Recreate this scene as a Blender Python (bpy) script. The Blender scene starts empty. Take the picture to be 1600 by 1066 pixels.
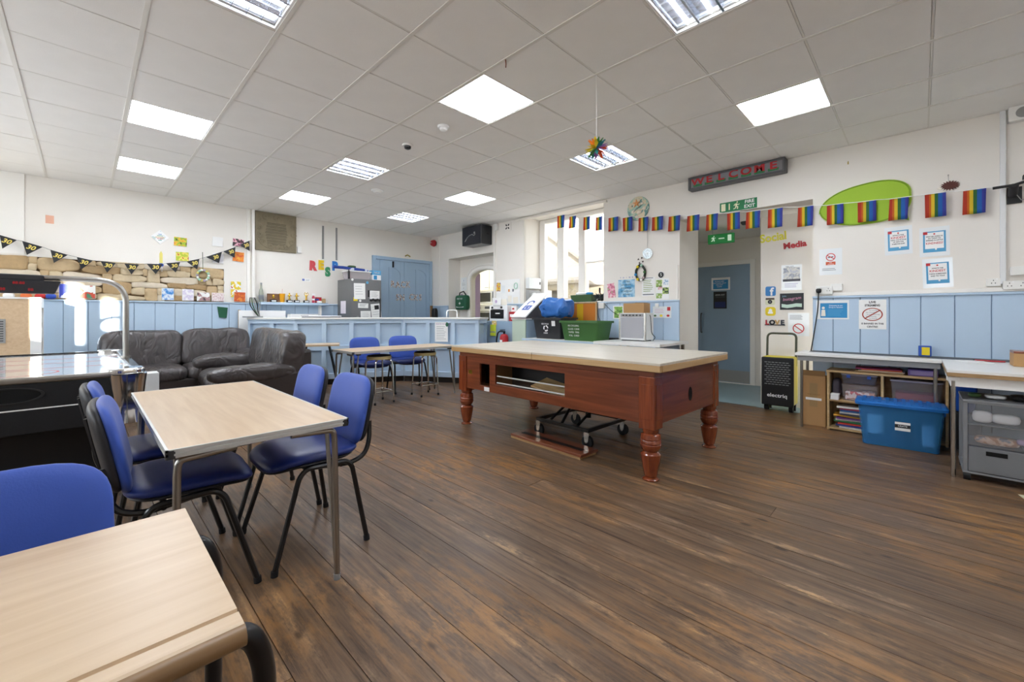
import bpy, bmesh, math, random
from mathutils import Vector, Matrix, noise
random.seed(7)
PI = math.pi
SC = bpy.context.scene
COL = SC.collection
# ---------------------------------------------------------------- camera, world, sun, exposure
cam = bpy.data.cameras.new('camera'); cam.sensor_width = 36.0; cam.lens = 651.7/1600*36
cam.shift_x = -10.46/1600; cam.shift_y = -41.26/1600; cam.clip_start = 0.02
camo = bpy.data.objects.new('camera', cam); COL.objects.link(camo)
camo.location = (0, 0, 1.18); camo.rotation_euler = (PI/2, 0, -0.804901)
SC.camera = camo
W = bpy.data.worlds.new('world'); SC.world = W; W.use_nodes = True
wb = W.node_tree.nodes['Background']; wb.inputs[0].default_value = (0.86, 0.93, 1.0, 1); wb.inputs[1].default_value = 4.0
sun = bpy.data.lights.new('sun', 'SUN'); sun.energy = 26.0; sun.angle = 0.009; sun.color = (1.0, 0.95, 0.86)
suno = bpy.data.objects.new('sun', sun); COL.objects.link(suno)
suno.rotation_euler = Vector((.32, 1.0, -.105)).to_track_quat('-Z', 'Y').to_euler()
suno.location = (-8, -8, 8)
SC.view_settings.view_transform = 'Standard'; SC.view_settings.look = 'None'
SC.view_settings.exposure = 0.55; SC.view_settings.gamma = 1.0; SC.view_settings.use_curve_mapping = False
SC.cycles.max_bounces = 8; SC.cycles.diffuse_bounces = 5; SC.cycles.glossy_bounces = 3; SC.cycles.transparent_max_bounces = 12
LED_POWER = 17.0; LOUVRE_POWER = 7.0
# ---------------------------------------------------------------- materials
def lin(c):
    if isinstance(c, str):
        c = c.lstrip('#'); c = [int(c[i:i+2], 16)/255 for i in (0, 2, 4)]
    return tuple(v/12.92 if v <= .04045 else ((v+.055)/1.055)**2.4 for v in c) + (1.0,)
M = {}
def nodes_of(m):
    m.use_nodes = True
    nt = m.node_tree; return nt, nt.nodes, nt.links, nt.nodes['Principled BSDF']
def mat(name, col, rough=.5, metal=0.0, var=0.0, vscale=6.0, bump=0.0, bscale=40.0, spec=.5, sheen=0, coat=0, trans=0, alpha=1, emit=0, stretch=(1, 1, 1), ior=1.45):
    if name in M: return M[name]
    m = bpy.data.materials.new(name); nt, N, L, P = nodes_of(m)
    c = lin(col)
    P.inputs['Base Color'].default_value = c; P.inputs['Roughness'].default_value = rough; P.inputs['Metallic'].default_value = metal
    P.inputs['Specular IOR Level'].default_value = spec; P.inputs['Coat Weight'].default_value = coat; P.inputs['IOR'].default_value = ior
    P.inputs['Transmission Weight'].default_value = trans; P.inputs['Alpha'].default_value = alpha
    if sheen: P.inputs['Sheen Weight'].default_value = sheen; P.inputs['Sheen Roughness'].default_value = .4
    if emit: P.inputs['Emission Color'].default_value = c; P.inputs['Emission Strength'].default_value = emit
    if var or bump:
        tc = N.new('ShaderNodeTexCoord'); mp = N.new('ShaderNodeMapping'); mp.inputs['Scale'].default_value = stretch
        L.new(tc.outputs['Object'], mp.inputs['Vector'])
    if var:
        n = N.new('ShaderNodeTexNoise'); n.inputs['Scale'].default_value = vscale; n.inputs['Detail'].default_value = 5
        L.new(mp.outputs[0], n.inputs['Vector'])
        mx = N.new('ShaderNodeMix'); mx.data_type = 'RGBA'
        d = 1-var
        mx.inputs[6].default_value = (c[0]*d, c[1]*d, c[2]*d, 1); mx.inputs[7].default_value = tuple(min(1, v*(1+var*.5)) for v in c[:3])+(1,)
        L.new(n.outputs['Fac'], mx.inputs[0]); L.new(mx.outputs[2], P.inputs['Base Color'])
    if bump:
        n2 = N.new('ShaderNodeTexNoise'); n2.inputs['Scale'].default_value = bscale; n2.inputs['Detail'].default_value = 6
        L.new(mp.outputs[0], n2.inputs['Vector'])
        b = N.new('ShaderNodeBump'); b.inputs['Strength'].default_value = bump; b.inputs['Distance'].default_value = .01
        L.new(n2.outputs['Fac'], b.inputs['Height']); L.new(b.outputs[0], P.inputs['Normal'])
    M[name] = m; return m
def ramp(N, stops, interp='LINEAR'):
    r = N.new('ShaderNodeValToRGB'); e = r.color_ramp.elements; r.color_ramp.interpolation = interp
    while len(e) < len(stops): e.new(.5)
    for k, (p, c) in enumerate(stops): e[k].position = p; e[k].color = lin(c) if isinstance(c, str) else c
    return r
def art(name, cols, scale=18, kind='voronoi', rough=.5, stretch=(1, 1, 1)):
    """a flat print in several colours (paintings, patterned paper)"""
    if name in M: return M[name]
    m = bpy.data.materials.new(name); nt, N, L, P = nodes_of(m); P.inputs['Roughness'].default_value = rough
    tc = N.new('ShaderNodeTexCoord'); mp = N.new('ShaderNodeMapping'); mp.inputs['Scale'].default_value = stretch
    L.new(tc.outputs['Object'], mp.inputs['Vector'])
    ns = N.new('ShaderNodeTexNoise'); ns.inputs['Scale'].default_value = scale*(.7 if kind == 'voronoi' else 1); ns.inputs['Detail'].default_value = 4
    L.new(mp.outputs[0], ns.inputs['Vector'])
    r = ramp(N, [(.28+.44*k/max(1, len(cols)-1), c) for k, c in enumerate(cols)], 'CONSTANT' if kind == 'voronoi' else 'LINEAR')
    L.new(ns.outputs['Fac'], r.inputs[0]); L.new(r.outputs[0], P.inputs['Base Color'])
    M[name] = m; return m
def stripes(name, cols, rough=.7, trans=0.0):
    """vertical colour bands across an object's own width"""
    m = bpy.data.materials.new(name); nt, N, L, P = nodes_of(m); P.inputs['Roughness'].default_value = rough
    tc = N.new('ShaderNodeTexCoord'); sp = N.new('ShaderNodeSeparateXYZ'); L.new(tc.outputs['Generated'], sp.inputs[0])
    r = ramp(N, [(p, c) for p, c in cols], 'CONSTANT'); L.new(sp.outputs['X'], r.inputs[0]); L.new(r.outputs[0], P.inputs['Base Color'])
    if trans:
        t = N.new('ShaderNodeBsdfTranslucent'); L.new(r.outputs[0], t.inputs[0]); mx = N.new('ShaderNodeMixShader'); mx.inputs[0].default_value = trans
        L.new(P.outputs[0], mx.inputs[1]); L.new(t.outputs[0], mx.inputs[2]); L.new(mx.outputs[0], N['Material Output'].inputs[0])
    M[name] = m; return m
def wood(name, dark, light, rough=.4, grain=1.0, axis='X', scale=1.0, bump=.05, coat=0):
    if name in M: return M[name]
    m = bpy.data.materials.new(name); nt, N, L, P = nodes_of(m); P.inputs['Roughness'].default_value = rough; P.inputs['Coat Weight'].default_value = coat
    tc = N.new('ShaderNodeTexCoord'); mp = N.new('ShaderNodeMapping')
    s = [14*scale]*3; s['XYZ'.index(axis)] = .9*scale; mp.inputs['Scale'].default_value = s
    L.new(tc.outputs['Object'], mp.inputs['Vector'])
    n = N.new('ShaderNodeTexNoise'); n.inputs['Scale'].default_value = 2.2; n.inputs['Detail'].default_value = 7; n.inputs['Distortion'].default_value = .6
    L.new(mp.outputs[0], n.inputs['Vector'])
    r = ramp(N, [(.5-.28/grain*.7, dark), (.5+.28/grain*.7, light)]); L.new(n.outputs['Fac'], r.inputs[0]); L.new(r.outputs[0], P.inputs['Base Color'])
    if bump:
        b = N.new('ShaderNodeBump'); b.inputs['Strength'].default_value = bump; b.inputs['Distance'].default_value = .01
        L.new(n.outputs['Fac'], b.inputs['Height']); L.new(b.outputs[0], P.inputs['Normal'])
    M[name] = m; return m
def glass(name, col='#ffffff', fac=.12, rough=.02):
    """thin clear sheet: mostly see-through, part mirror"""
    m = bpy.data.materials.new(name); nt, N, L, P = nodes_of(m)
    t = N.new('ShaderNodeBsdfTransparent'); t.inputs[0].default_value = lin(col)
    g = N.new('ShaderNodeBsdfGlossy'); g.inputs['Roughness'].default_value = rough; g.inputs[0].default_value = (1, 1, 1, 1)
    mx = N.new('ShaderNodeMixShader'); mx.inputs[0].default_value = fac
    L.new(t.outputs[0], mx.inputs[1]); L.new(g.outputs[0], mx.inputs[2]); L.new(mx.outputs[0], N['Material Output'].inputs[0])
    M[name] = m; return m
def plastic_clear(name, col, tint, fac, rough=.25):
    """see-through plastic: part tinted pane, part diffuse body"""
    m = bpy.data.materials.new(name); nt, N, L, P = nodes_of(m)
    P.inputs['Base Color'].default_value = lin(col); P.inputs['Roughness'].default_value = rough
    t = N.new('ShaderNodeBsdfTransparent'); t.inputs[0].default_value = lin(tint)
    mx = N.new('ShaderNodeMixShader'); mx.inputs[0].default_value = fac
    L.new(t.outputs[0], mx.inputs[1]); L.new(P.outputs[0], mx.inputs[2]); L.new(mx.outputs[0], N['Material Output'].inputs[0])
    M[name] = m; return m
def floor_mat():
    m = bpy.data.materials.new('worn_floorboards'); nt, N, L, P = nodes_of(m)
    g = N.new('ShaderNodeNewGeometry'); oi = N.new('ShaderNodeObjectInfo')
    off = N.new('ShaderNodeVectorMath'); off.operation = 'SCALE'; off.inputs[0].default_value = (.3, 37, 11)
    L.new(oi.outputs['Random'], off.inputs['Scale'])
    ad = N.new('ShaderNodeVectorMath'); L.new(g.outputs['Position'], ad.inputs[0]); L.new(off.outputs[0], ad.inputs[1])
    def nz(src, sc, scale, detail, rough=.6, dist=0):
        mp = N.new('ShaderNodeMapping'); mp.inputs['Scale'].default_value = sc; L.new(src, mp.inputs[0])
        n = N.new('ShaderNodeTexNoise'); n.inputs['Scale'].default_value = scale; n.inputs['Detail'].default_value = detail
        n.inputs['Roughness'].default_value = rough; n.inputs['Distortion'].default_value = dist
        L.new(mp.outputs[0], n.inputs[0]); return n.outputs['Fac']
    grain = nz(ad.outputs[0], (22, .9, 1), 2.5, 8, .65, .4)
    streak = nz(ad.outputs[0], (9, .5, 1), 1.6, 6, .6)
    patch = nz(g.outputs['Position'], (.9, .55, 1), 1.1, 5, .62)
    wear = nz(ad.outputs[0], (6, 1.6, 1), 2.6, 12, .78)
    def mix(a, b, f):
        x = N.new('ShaderNodeMix'); x.data_type = 'RGBA'
        for i, v in ((6, a), (7, b)):
            if isinstance(v, str): x.inputs[i].default_value = lin(v)
            else: L.new(v, x.inputs[i])
        if isinstance(f, (int, float)): x.inputs[0].default_value = f
        else: L.new(f, x.inputs[0])
        return x.outputs[2]
    def rr(src, a, b, lo=0, hi=1):
        r = N.new('ShaderNodeMapRange'); r.inputs[1].default_value = a; r.inputs[2].default_value = b; r.inputs[3].default_value = lo; r.inputs[4].default_value = hi
        L.new(src, r.inputs[0]); return r.outputs[0]
    def mul(a, b):
        x = N.new('ShaderNodeMath'); x.operation = 'MULTIPLY'; L.new(a, x.inputs[0]); L.new(b, x.inputs[1]); return x.outputs[0]
    base = mix('#443529', '#6b5541', rr(grain, .34, .66))
    base = mix(base, '#877462', mul(rr(streak, .47, .70), rr(wear, .46, .60)))
    base = mix(base, '#956a3a', mul(rr(patch, .44, .63, 0, .85), rr(wear, .44, .58)))
    base = mix(base, '#c49a62', mul(rr(streak, .58, .72), rr(wear, .53, .63, 0, .85)))
    base = mix(base, '#261e18', rr(grain, .38, .26, 0, .85))
    kn = N.new('ShaderNodeTexVoronoi'); kn.inputs['Scale'].default_value = 1.0
    km = N.new('ShaderNodeMapping'); km.inputs['Scale'].default_value = (6, 2.6, 1); L.new(ad.outputs[0], km.inputs[0]); L.new(km.outputs[0], kn.inputs['Vector'])
    base = mix(base, '#241a12', rr(kn.outputs['Distance'], .10, .05, 0, .75))
    hv = N.new('ShaderNodeHueSaturation'); L.new(base, hv.inputs['Color']); hv.inputs['Saturation'].default_value = 1.0
    L.new(rr(oi.outputs['Random'], 0, 1, .98, 1.38), hv.inputs['Value'])
    L.new(hv.outputs[0], P.inputs['Base Color'])
    L.new(rr(wear, .3, .7, .26, .5), P.inputs['Roughness'])
    P.inputs['Specular IOR Level'].default_value = .38
    b = N.new('ShaderNodeBump'); b.inputs['Strength'].default_value = .3; b.inputs['Distance'].default_value = .004
    L.new(grain, b.inputs['Height']); L.new(b.outputs[0], P.inputs['Normal'])
    return m
def leather_mat():
    m = mat('leather', '#4a4341', .3, spec=.6); nt, N, L, P = nodes_of(m)
    tc = N.new('ShaderNodeTexCoord'); n = N.new('ShaderNodeTexNoise'); n.inputs['Scale'].default_value = 4.2; n.inputs['Detail'].default_value = 1.5; n.inputs['Distortion'].default_value = 1.6
    mp = N.new('ShaderNodeMapping'); mp.inputs['Scale'].default_value = (1.5, 1, .8); L.new(tc.outputs['Object'], mp.inputs[0]); L.new(mp.outputs[0], n.inputs[0])
    a = N.new('ShaderNodeMath'); a.operation = 'SUBTRACT'; a.inputs[1].default_value = .5; L.new(n.outputs['Fac'], a.inputs[0]); b = N.new('ShaderNodeMath'); b.operation = 'ABSOLUTE'; L.new(a.outputs[0], b.inputs[0])
    bp = N.new('ShaderNodeBump'); bp.inputs['Strength'].default_value = .8; bp.inputs['Distance'].default_value = .05; L.new(b.outputs[0], bp.inputs['Height']); L.new(bp.outputs[0], P.inputs['Normal'])
    r = ramp(N, [(.3, '#3c3838'), (.7, '#504a4a')]); L.new(n.outputs['Fac'], r.inputs[0]); L.new(r.outputs[0], P.inputs['Base Color']); return m
# palette
mat('cream', '#ece7df', .65, var=.04, vscale=2.5, bump=.06, bscale=60)
mat('white_paint', '#f2efe9', .5, var=.03, vscale=3)
mat('blue_paint', '#b9cee2', .42, var=.05, vscale=4, bump=.02, bscale=20)
mat('blue_door', '#a3bcd3', .42, var=.06, vscale=3)
mat('dull_blue', '#8fa6bb', .5, var=.05)
mat('tile_white', '#f1efeb', .85, var=.05, vscale=5, bump=.12, bscale=180)
mat('grid_white', '#e2dfd8', .5)
mat('black', '#121214', .45); mat('black_gloss', '#0c0c0e', .18); mat('black_rubber', '#17171a', .7, bump=.05, bscale=150)
mat('frame_black', '#141416', .3, coat=.2); mat('shell_black', '#26262a', .5, bump=.1, bscale=200)
mat('chrome', '#d8d8d8', .08, 1); mat('steel', '#a5a29c', .3, 1); mat('nickel', '#b9b6b0', .22, 1); mat('dark_steel', '#4a4b4d', .35, .8)
mat('chair_blue', '#3a59b4', .55, var=.1, vscale=9, bump=.08, bscale=220, sheen=.15); mat('chair_blue_shaded', '#223376', .33, var=.25, vscale=5, bump=.06, bscale=160)
wood('beech', '#c3a583', '#d6bd9d', .35, .7, 'Y', 1.0, .02); wood('beech_x', '#c5a886', '#d8c0a1', .35, .7, 'X', 1.0, .02)
wood('beech_edge', '#7f6040', '#9a7a52', .4, .8, 'X'); wood('mahogany', '#5c2a1a', '#8d4c2e', .28, .8, 'Y', .8, .03, .3)
wood('mahogany_z', '#652b1a', '#954a26', .22, .8, 'Z', 1.2, .02, .4); wood('mahogany_x', '#5c2a1a', '#8d4c2e', .28, .8, 'X', .8, .03, .3)
wood('pine', '#a5814f', '#c9a779', .55, .8, 'Y', .7); wood('pine_x', '#a5814f', '#c9a779', .55, .8, 'X', .7)
wood('ply_top', '#b9b0a0', '#d2cabb', .32, .8, 'Y', .5, .03); wood('chipboard', '#8f6f49', '#b8966a', .7, 1, 'Y', 5)
wood('shelf_wood', '#b3925f', '#d2b586', .45, .8, 'Y', 1)
mat('white_top', '#e9e8e4', .35, var=.03); mat('white', '#f4f4f2', .45); mat('paper', '#f1f1ef', .6); mat('paper_warm', '#efe9dc', .6)
mat('sleeve', '#eef2f3', .12, coat=.6)
leather_mat(); mat('leather_dark', '#352d2b', .5, var=.15, bump=.1, bscale=60)
mat('stone_a', '#c9b08a', .9, var=.3, vscale=9, bump=.7, bscale=26); mat('stone_b', '#d6c3a2', .9, var=.25, vscale=7, bump=.7, bscale=22)
mat('stone_c', '#b89c74', .9, var=.3, vscale=11, bump=.8, bscale=30); mat('stone_d', '#dacdb8', .9, var=.2, vscale=8, bump=.6, bscale=24)
mat('mortar', '#7d684c', .95, var=.3, vscale=18, bump=.8, bscale=40)
mat('plaque', '#8b8069', .85, var=.35, vscale=6, bump=.9, bscale=26); mat('plaque_cut_shade', '#4f4736', .9, var=.2)
mat('red', '#b3232a', .4); mat('sign_red', '#c8343a', .5); mat('green_sign', '#1f7a4a', .5); mat('cream_glow', '#f0ecc8', .5)
mat('yellow', '#e8d020', .45); mat('grey_box', '#5c5d60', .45, .3); mat('fridge', '#77787a', .38, .35, var=.05)
mat('grey', '#9a9a98', .5); mat('lilac', '#b9a3c4', .5); mat('vinyl', '#8aa0a6', .35, var=.08, vscale=5)
mat('cardboard', '#b58d5e', .75, var=.08, vscale=6); mat('cardboard_dark', '#8d6c45', .8); mat('tape', '#a2845a', .35)
mat('crate_black', '#2c2d30', .45, bump=.05); mat('crate_green', '#3f6b35', .45, bump=.05); mat('dark_green', '#1d5a3f', .6, bump=.1, bscale=120)
mat('text_black', '#1c1c1e', .6); mat('text_grey', '#70757c', .6); mat('text_white', '#f3f3f3', .6); mat('text_blue', '#2f57b0', .6); mat('gold', '#d8b44a', .25, .9); mat('gold_text', '#e9d36a', .5)
mat('print_blue', '#2f8cc4', .5, var=.1); mat('print_sky', '#57a3cf', .5, var=.05); mat('pink', '#d8567a', .5); mat('orange', '#e08a2a', .5)
mat('grey_plastic', '#8e9091', .45); mat('mdf_white', '#e4e6e6', .45); mat('socket', '#ecebe6', .35); mat('dark_hole', '#060606', .9)
# ---------------------------------------------------------------- mesh building
class B:
    def __init__(s, T=None): s.bm = bmesh.new(); s.T = T or Matrix()
    def v(s, p): return s.bm.verts.new(s.T @ Vector(p))
    def f(s, vs):
        try: return s.bm.faces.new(vs)
        except ValueError: return None
    def poly(s, pts): s.f([s.v(p) for p in pts]); return s
    def box(s, x0, y0, z0, x1, y1, z1):
        v = [s.v((x, y, z)) for z in (z0, z1) for x, y in ((x0, y0), (x1, y0), (x1, y1), (x0, y1))]
        for q in ((3, 2, 1, 0), (4, 5, 6, 7), (0, 1, 5, 4), (1, 2, 6, 5), (2, 3, 7, 6), (3, 0, 4, 7)): s.f([v[i] for i in q])
        return s
    def cbox(s, c, d): return s.box(c[0]-d[0]/2, c[1]-d[1]/2, c[2]-d[2]/2, c[0]+d[0]/2, c[1]+d[1]/2, c[2]+d[2]/2)
    def loft(s, rings, cap=True, closed=False):
        R = [[s.v(p) for p in r] for r in rings]; n = len(R[0])
        rng = range(len(R) if closed else len(R)-1)
        for a in rng:
            b = (a+1) % len(R)
            for i in range(n): s.f([R[a][i], R[a][(i+1) % n], R[b][(i+1) % n], R[b][i]])
        if cap and not closed: s.f(R[0][::-1]); s.f(R[-1])
        return s
    def cyl(s, p0, p1, r0, r1=None, n=14, cap=True):
        p0, p1 = Vector(p0), Vector(p1); r1 = r0 if r1 is None else r1
        q = (p1-p0).to_track_quat('Z', 'Y')
        ring = lambda p, r: [p + q @ Vector((r*math.cos(2*PI*i/n), r*math.sin(2*PI*i/n), 0)) for i in range(n)]
        return s.loft([ring(p0, r0), ring(p1, r1)], cap)
    def tube(s, pts, r, n=8, closed=False, flat=1.0):
        P = [Vector(p) for p in pts]; K = len(P); rings = []; prev = None
        for k in range(K):
            a = P[(k-1) % K] if (k > 0 or closed) else P[k]; b = P[(k+1) % K] if (k < K-1 or closed) else P[k]
            t = (b-a).normalized()
            if prev is None:
                up = Vector((0, 0, 1)) if abs(t.z) < .9 else Vector((1, 0, 0)); x = t.cross(up).normalized()
            else: x = (prev - t*prev.dot(t)).normalized()
            prev = x; y = t.cross(x)
            rings.append([P[k]+x*r*math.cos(2*PI*i/n)+y*r*flat*math.sin(2*PI*i/n) for i in range(n)])
        return s.loft(rings, True, closed)
    def lathe(s, prof, n=24, c=(0, 0, 0)):
        return s.loft([[(c[0]+r*math.cos(2*PI*i/n), c[1]+r*math.sin(2*PI*i/n), c[2]+z) for i in range(n)] for r, z in prof])
    def prism(s, poly, z0, z1): return s.loft([[(x, y, z0) for x, y in poly], [(x, y, z1) for x, y in poly]])
    def sell(s, c, d, e=.4, e2=None, nu=24, nv=12):
        e2 = e if e2 is None else e2
        pw = lambda v, k: math.copysign(abs(v)**k, v)
        rings = []
        for j in range(1, nv):
            ph = -PI/2+PI*j/nv; cz, sz = pw(math.cos(ph), e2), pw(math.sin(ph), e2)
            rings.append([(c[0]+d[0]/2*cz*pw(math.cos(2*PI*i/nu), e), c[1]+d[1]/2*cz*pw(math.sin(2*PI*i/nu), e), c[2]+d[2]/2*sz) for i in range(nu)])
        return s.loft(rings)
    def cells(s, us, vs, holes, w0, w1):
        """slab in the xy plane with rectangular holes, one closed skin"""
        us, vs = sorted(set(us)), sorted(set(vs)); V = {}
        def g(i, j, k):
            if (i, j, k) not in V: V[i, j, k] = s.v((us[i], vs[j], (w0, w1)[k]))
            return V[i, j, k]
        def solid(i, j):
            if not (0 <= i < len(us)-1 and 0 <= j < len(vs)-1): return False
            cu, cv = (us[i]+us[i+1])/2, (vs[j]+vs[j+1])/2
            return not any(a < cu < b and c < cv < d for a, b, c, d in holes)
        for i in range(len(us)-1):
            for j in range(len(vs)-1):
                if not solid(i, j): continue
                s.f([g(i, j, 1), g(i+1, j, 1), g(i+1, j+1, 1), g(i, j+1, 1)]); s.f([g(i, j+1, 0), g(i+1, j+1, 0), g(i+1, j, 0), g(i, j, 0)])
                if not solid(i-1, j): s.f([g(i, j, 0), g(i, j, 1), g(i, j+1, 1), g(i, j+1, 0)])
                if not solid(i+1, j): s.f([g(i+1, j+1, 0), g(i+1, j+1, 1), g(i+1, j, 1), g(i+1, j, 0)])
                if not solid(i, j-1): s.f([g(i+1, j, 0), g(i+1, j, 1), g(i, j, 1), g(i, j, 0)])
                if not solid(i, j+1): s.f([g(i, j+1, 0), g(i, j+1, 1), g(i+1, j+1, 1), g(i+1, j+1, 0)])
        return s
    def pad(s, w, h, t, ex=3.2, dome=.3, bend=None, na=40, nr=7):
        """upholstered slab in xy, thickness along z, rounded-rectangle outline"""
        pw = lambda v, k: math.copysign(abs(v)**k, v)
        def pt(r, a, side):
            x = w/2*r*pw(math.cos(a), 2/ex); y = h/2*r*pw(math.sin(a), 2/ex)
            z = side*t/2*((1-r**10)**.5*(1-dome)+dome*(1-r**2)) if r < 1 else 0
            p = Vector((x, y, z)); return bend(p) if bend else p
        rs = [.12]+[(k/nr)**.75 for k in range(2, nr)]+[.97, .992]
        rings = [[pt(r, 2*PI*i/na, 1) for i in range(na)] for r in rs]+[[pt(1, 2*PI*i/na, 0) for i in range(na)]]+[[pt(r, 2*PI*i/na, -1) for i in range(na)] for r in rs[::-1]]
        return s.loft(rings[::-1])
    def mesh(s, name, smooth=False, ang=38, flip=True):
        if flip: bmesh.ops.recalc_face_normals(s.bm, faces=s.bm.faces)
        me = bpy.data.meshes.new(name); s.bm.to_mesh(me); s.bm.free()
        if smooth:
            me.polygons.foreach_set('use_smooth', [True]*len(me.polygons)); me.set_sharp_from_angle(angle=math.radians(ang))
        return me
def fillet(pts, r, n=5):
    P = [Vector(p) for p in pts]; out = [P[0]]
    for a, b, c in zip(P, P[1:], P[2:]):
        d1, d2 = (a-b), (c-b); k = min(r, d1.length*.48, d2.length*.48)
        q0, q1 = b+d1.normalized()*k, b+d2.normalized()*k
        for i in range(n+1):
            t = i/n; out.append(q0*(1-t)**2+b*2*t*(1-t)+q1*t*t)
    out.append(P[-1]); return out
def rrect(w, h, r, n=4, cx=0, cy=0):
    out = []
    for sx, sy, a0 in ((1, 1, 0), (-1, 1, PI/2), (-1, -1, PI), (1, -1, 3*PI/2)):
        for i in range(n+1):
            a = a0+PI/2*i/n; out.append((cx+sx*(w/2-r)+r*math.cos(a), cy+sy*(h/2-r)+r*math.sin(a)))
    return out
def tag(o, label=None, cat=None, group=None, kind=None):
    for k, v in (('label', label), ('category', cat), ('group', group), ('kind', kind)):
        if v: o[k] = v
    return o
def ob(name, b, m=None, parent=None, smooth=False, bevel=0, seg=2, loc=None, rot=None, T=None, label=None, cat=None, group=None, kind=None, ang=38):
    me = b if isinstance(b, bpy.types.Mesh) else b.mesh(name, smooth, ang)
    if m is not None and not me.materials: me.materials.append(M[m] if isinstance(m, str) else m)
    o = bpy.data.objects.new(name, me); COL.objects.link(o)
    if parent: o.parent = parent
    if T is not None: o.matrix_local = T
    if loc is not None: o.location = loc
    if rot is not None: o.rotation_euler = rot
    if bevel:
        md = o.modifiers.new('edge', 'BEVEL'); md.width = bevel; md.segments = seg; md.limit_method = 'ANGLE'; md.angle_limit = .6
    return tag(o, label, cat, group, kind)
def thing(name, label, cat, loc=(0, 0, 0), rz=0, group=None, T=None, kind=None, parent=None):
    o = bpy.data.objects.new(name, None); COL.objects.link(o); o.empty_display_size = .1
    if parent: o.parent = parent
    if T is not None: o.matrix_local = T
    else: o.location = loc; o.rotation_euler = (0, 0, rz)
    return tag(o, label, cat, group, kind)
def copy_tree(o, parent=None):
    c = o.copy(); COL.objects.link(c); c.parent = parent
    for ch in list(o.children): copy_tree(ch, c)
    return c
def place(o, loc, rz=0, label=None, group=None):
    o.location = loc; o.rotation_euler = (0, 0, rz); return tag(o, label, None, group)
XR, YF, ZC = 5.63, 8.25, 2.98
def FR(y, z, x=XR, roll=0):      # frame on the right wall: x along the wall to the right, y up, z out into the room
    return Matrix(((0, 0, -1, x), (-1, 0, 0, y), (0, 1, 0, z), (0, 0, 0, 1))) @ Matrix.Rotation(roll, 4, 'Z')
def FF(x, z, y=YF, roll=0):      # the same on the far wall
    return Matrix(((1, 0, 0, x), (0, 0, -1, y), (0, 1, 0, z), (0, 0, 0, 1))) @ Matrix.Rotation(roll, 4, 'Z')
TXT = {}
def tmesh(s, size, ext=.0008, bold=0.0, shear=0.0):
    k = (s, size, ext, bold, shear)
    if k not in TXT:
        cu = bpy.data.curves.new('lettering', 'FONT'); cu.body = s; cu.size = size; cu.extrude = ext; cu.offset = bold; cu.shear = shear
        cu.align_x = 'CENTER'; cu.align_y = 'CENTER'; cu.resolution_u = 3
        o = bpy.data.objects.new('lettering', cu); TXT[k] = bpy.data.meshes.new_from_object(o); bpy.data.objects.remove(o)
    return TXT[k]
def text(s, size, m, parent, x=0, y=0, z=.002, roll=0, ext=.0006, bold=0.0, sx=1.0, name='lettering', shear=0.0, w=None):
    me = tmesh(s, size, ext, bold, shear).copy(); me.materials.clear(); me.materials.append(M[m] if isinstance(m, str) else m)
    if w:
        xs = [v.co.x for v in me.vertices]; sx = w/max(1e-6, max(xs)-min(xs))
    o = bpy.data.objects.new(name, me); COL.objects.link(o); o.parent = parent
    o.location = (x, y, z); o.rotation_euler = (0, 0, roll); o.scale = (sx, 1, 1); return o
def rect(parent, name, x, y, w, h, m, z=.0015, roll=0, t=.0006, bevel=0):
    return ob(name, B().cbox((0, 0, 0), (w, h, t)), m, parent, loc=(x, y, z), rot=(0, 0, roll), bevel=bevel)
def disc(parent, name, x, y, r, m, z=.0015, t=.0006, n=24, sy=1.0):
    return ob(name, B().prism([(r*math.cos(2*PI*i/n), r*sy*math.sin(2*PI*i/n)) for i in range(n)], -t/2, t/2), m, parent, loc=(x, y, z))
def ring(parent, name, x, y, r, wd, m, z=.002, n=28, t=.0006, sy=1.0):
    b = B(); c = lambda k, rr: (rr*math.cos(2*PI*k/n), rr*sy*math.sin(2*PI*k/n))
    b.loft([[(*c(k, r), -t/2), (*c(k, r), t/2), (*c(k, r-wd), t/2), (*c(k, r-wd), -t/2)] for k in range(n)], closed=True)
    return ob(name, b, m, parent, loc=(x, y, z))
def lines(parent, x, y, w, n, dy, m='text_grey', h=.004, z=.0015, name='text_line', left=True):
    for k in range(n):
        ww = w*random.uniform(.72, 1); rect(parent, name, x+(-(w-ww)/2 if left else 0), y-k*dy, ww, h, m, z)
def sheet(name, label, cat, T, w, h, m='paper', t=.002, group=None):
    return ob(name, B().box(-w/2, -h/2, 0, w/2, h/2, t), m, T=T, label=label, cat=cat, group=group)
# ================================================================ the setting
XL, YB = -2.85, -2.6
M['floor_wood'] = floor_mat()
mat('subfloor', '#120e0b', .9)
fl = ob('floor', B().box(XL, YB, -.06, XR, YF, -.022).box(XR, .86, -.06, 5.93, 2.364, -.022), 'subfloor', kind='structure')
def plank(x0, x1, y0, y1):
    z = random.uniform(-.0012, .0)
    ob('plank', B().box(x0+.0016, y0+.0012, -.02, x1-.0016, y1-.0012, z), 'floor_wood', fl)
x = XL
while x < XR-.01:
    w = random.uniform(.158, .178); x1 = min(XR, x+w)
    if XR-x1 < .07: x1 = XR
    cuts = [YB]+sorted(random.uniform(YB+1, YF-1) for _ in range(random.choice((0, 1, 1))))+[YF]
    for a, b in zip(cuts, cuts[1:]): plank(x, x1, a, b)
    x = x1
for a, b in ((XR, 5.78), (5.78, 5.928)): plank(a, b, .862, 2.362)
ob('trim_1', B().box(5.926, 1.5, -.02, 5.945, 2.364, .006), 'steel', kind='structure')
ob('floor_corridor', B().box(5.945, .86, -.05, 7.72, 3.6, .0), 'vinyl', kind='structure')
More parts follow.
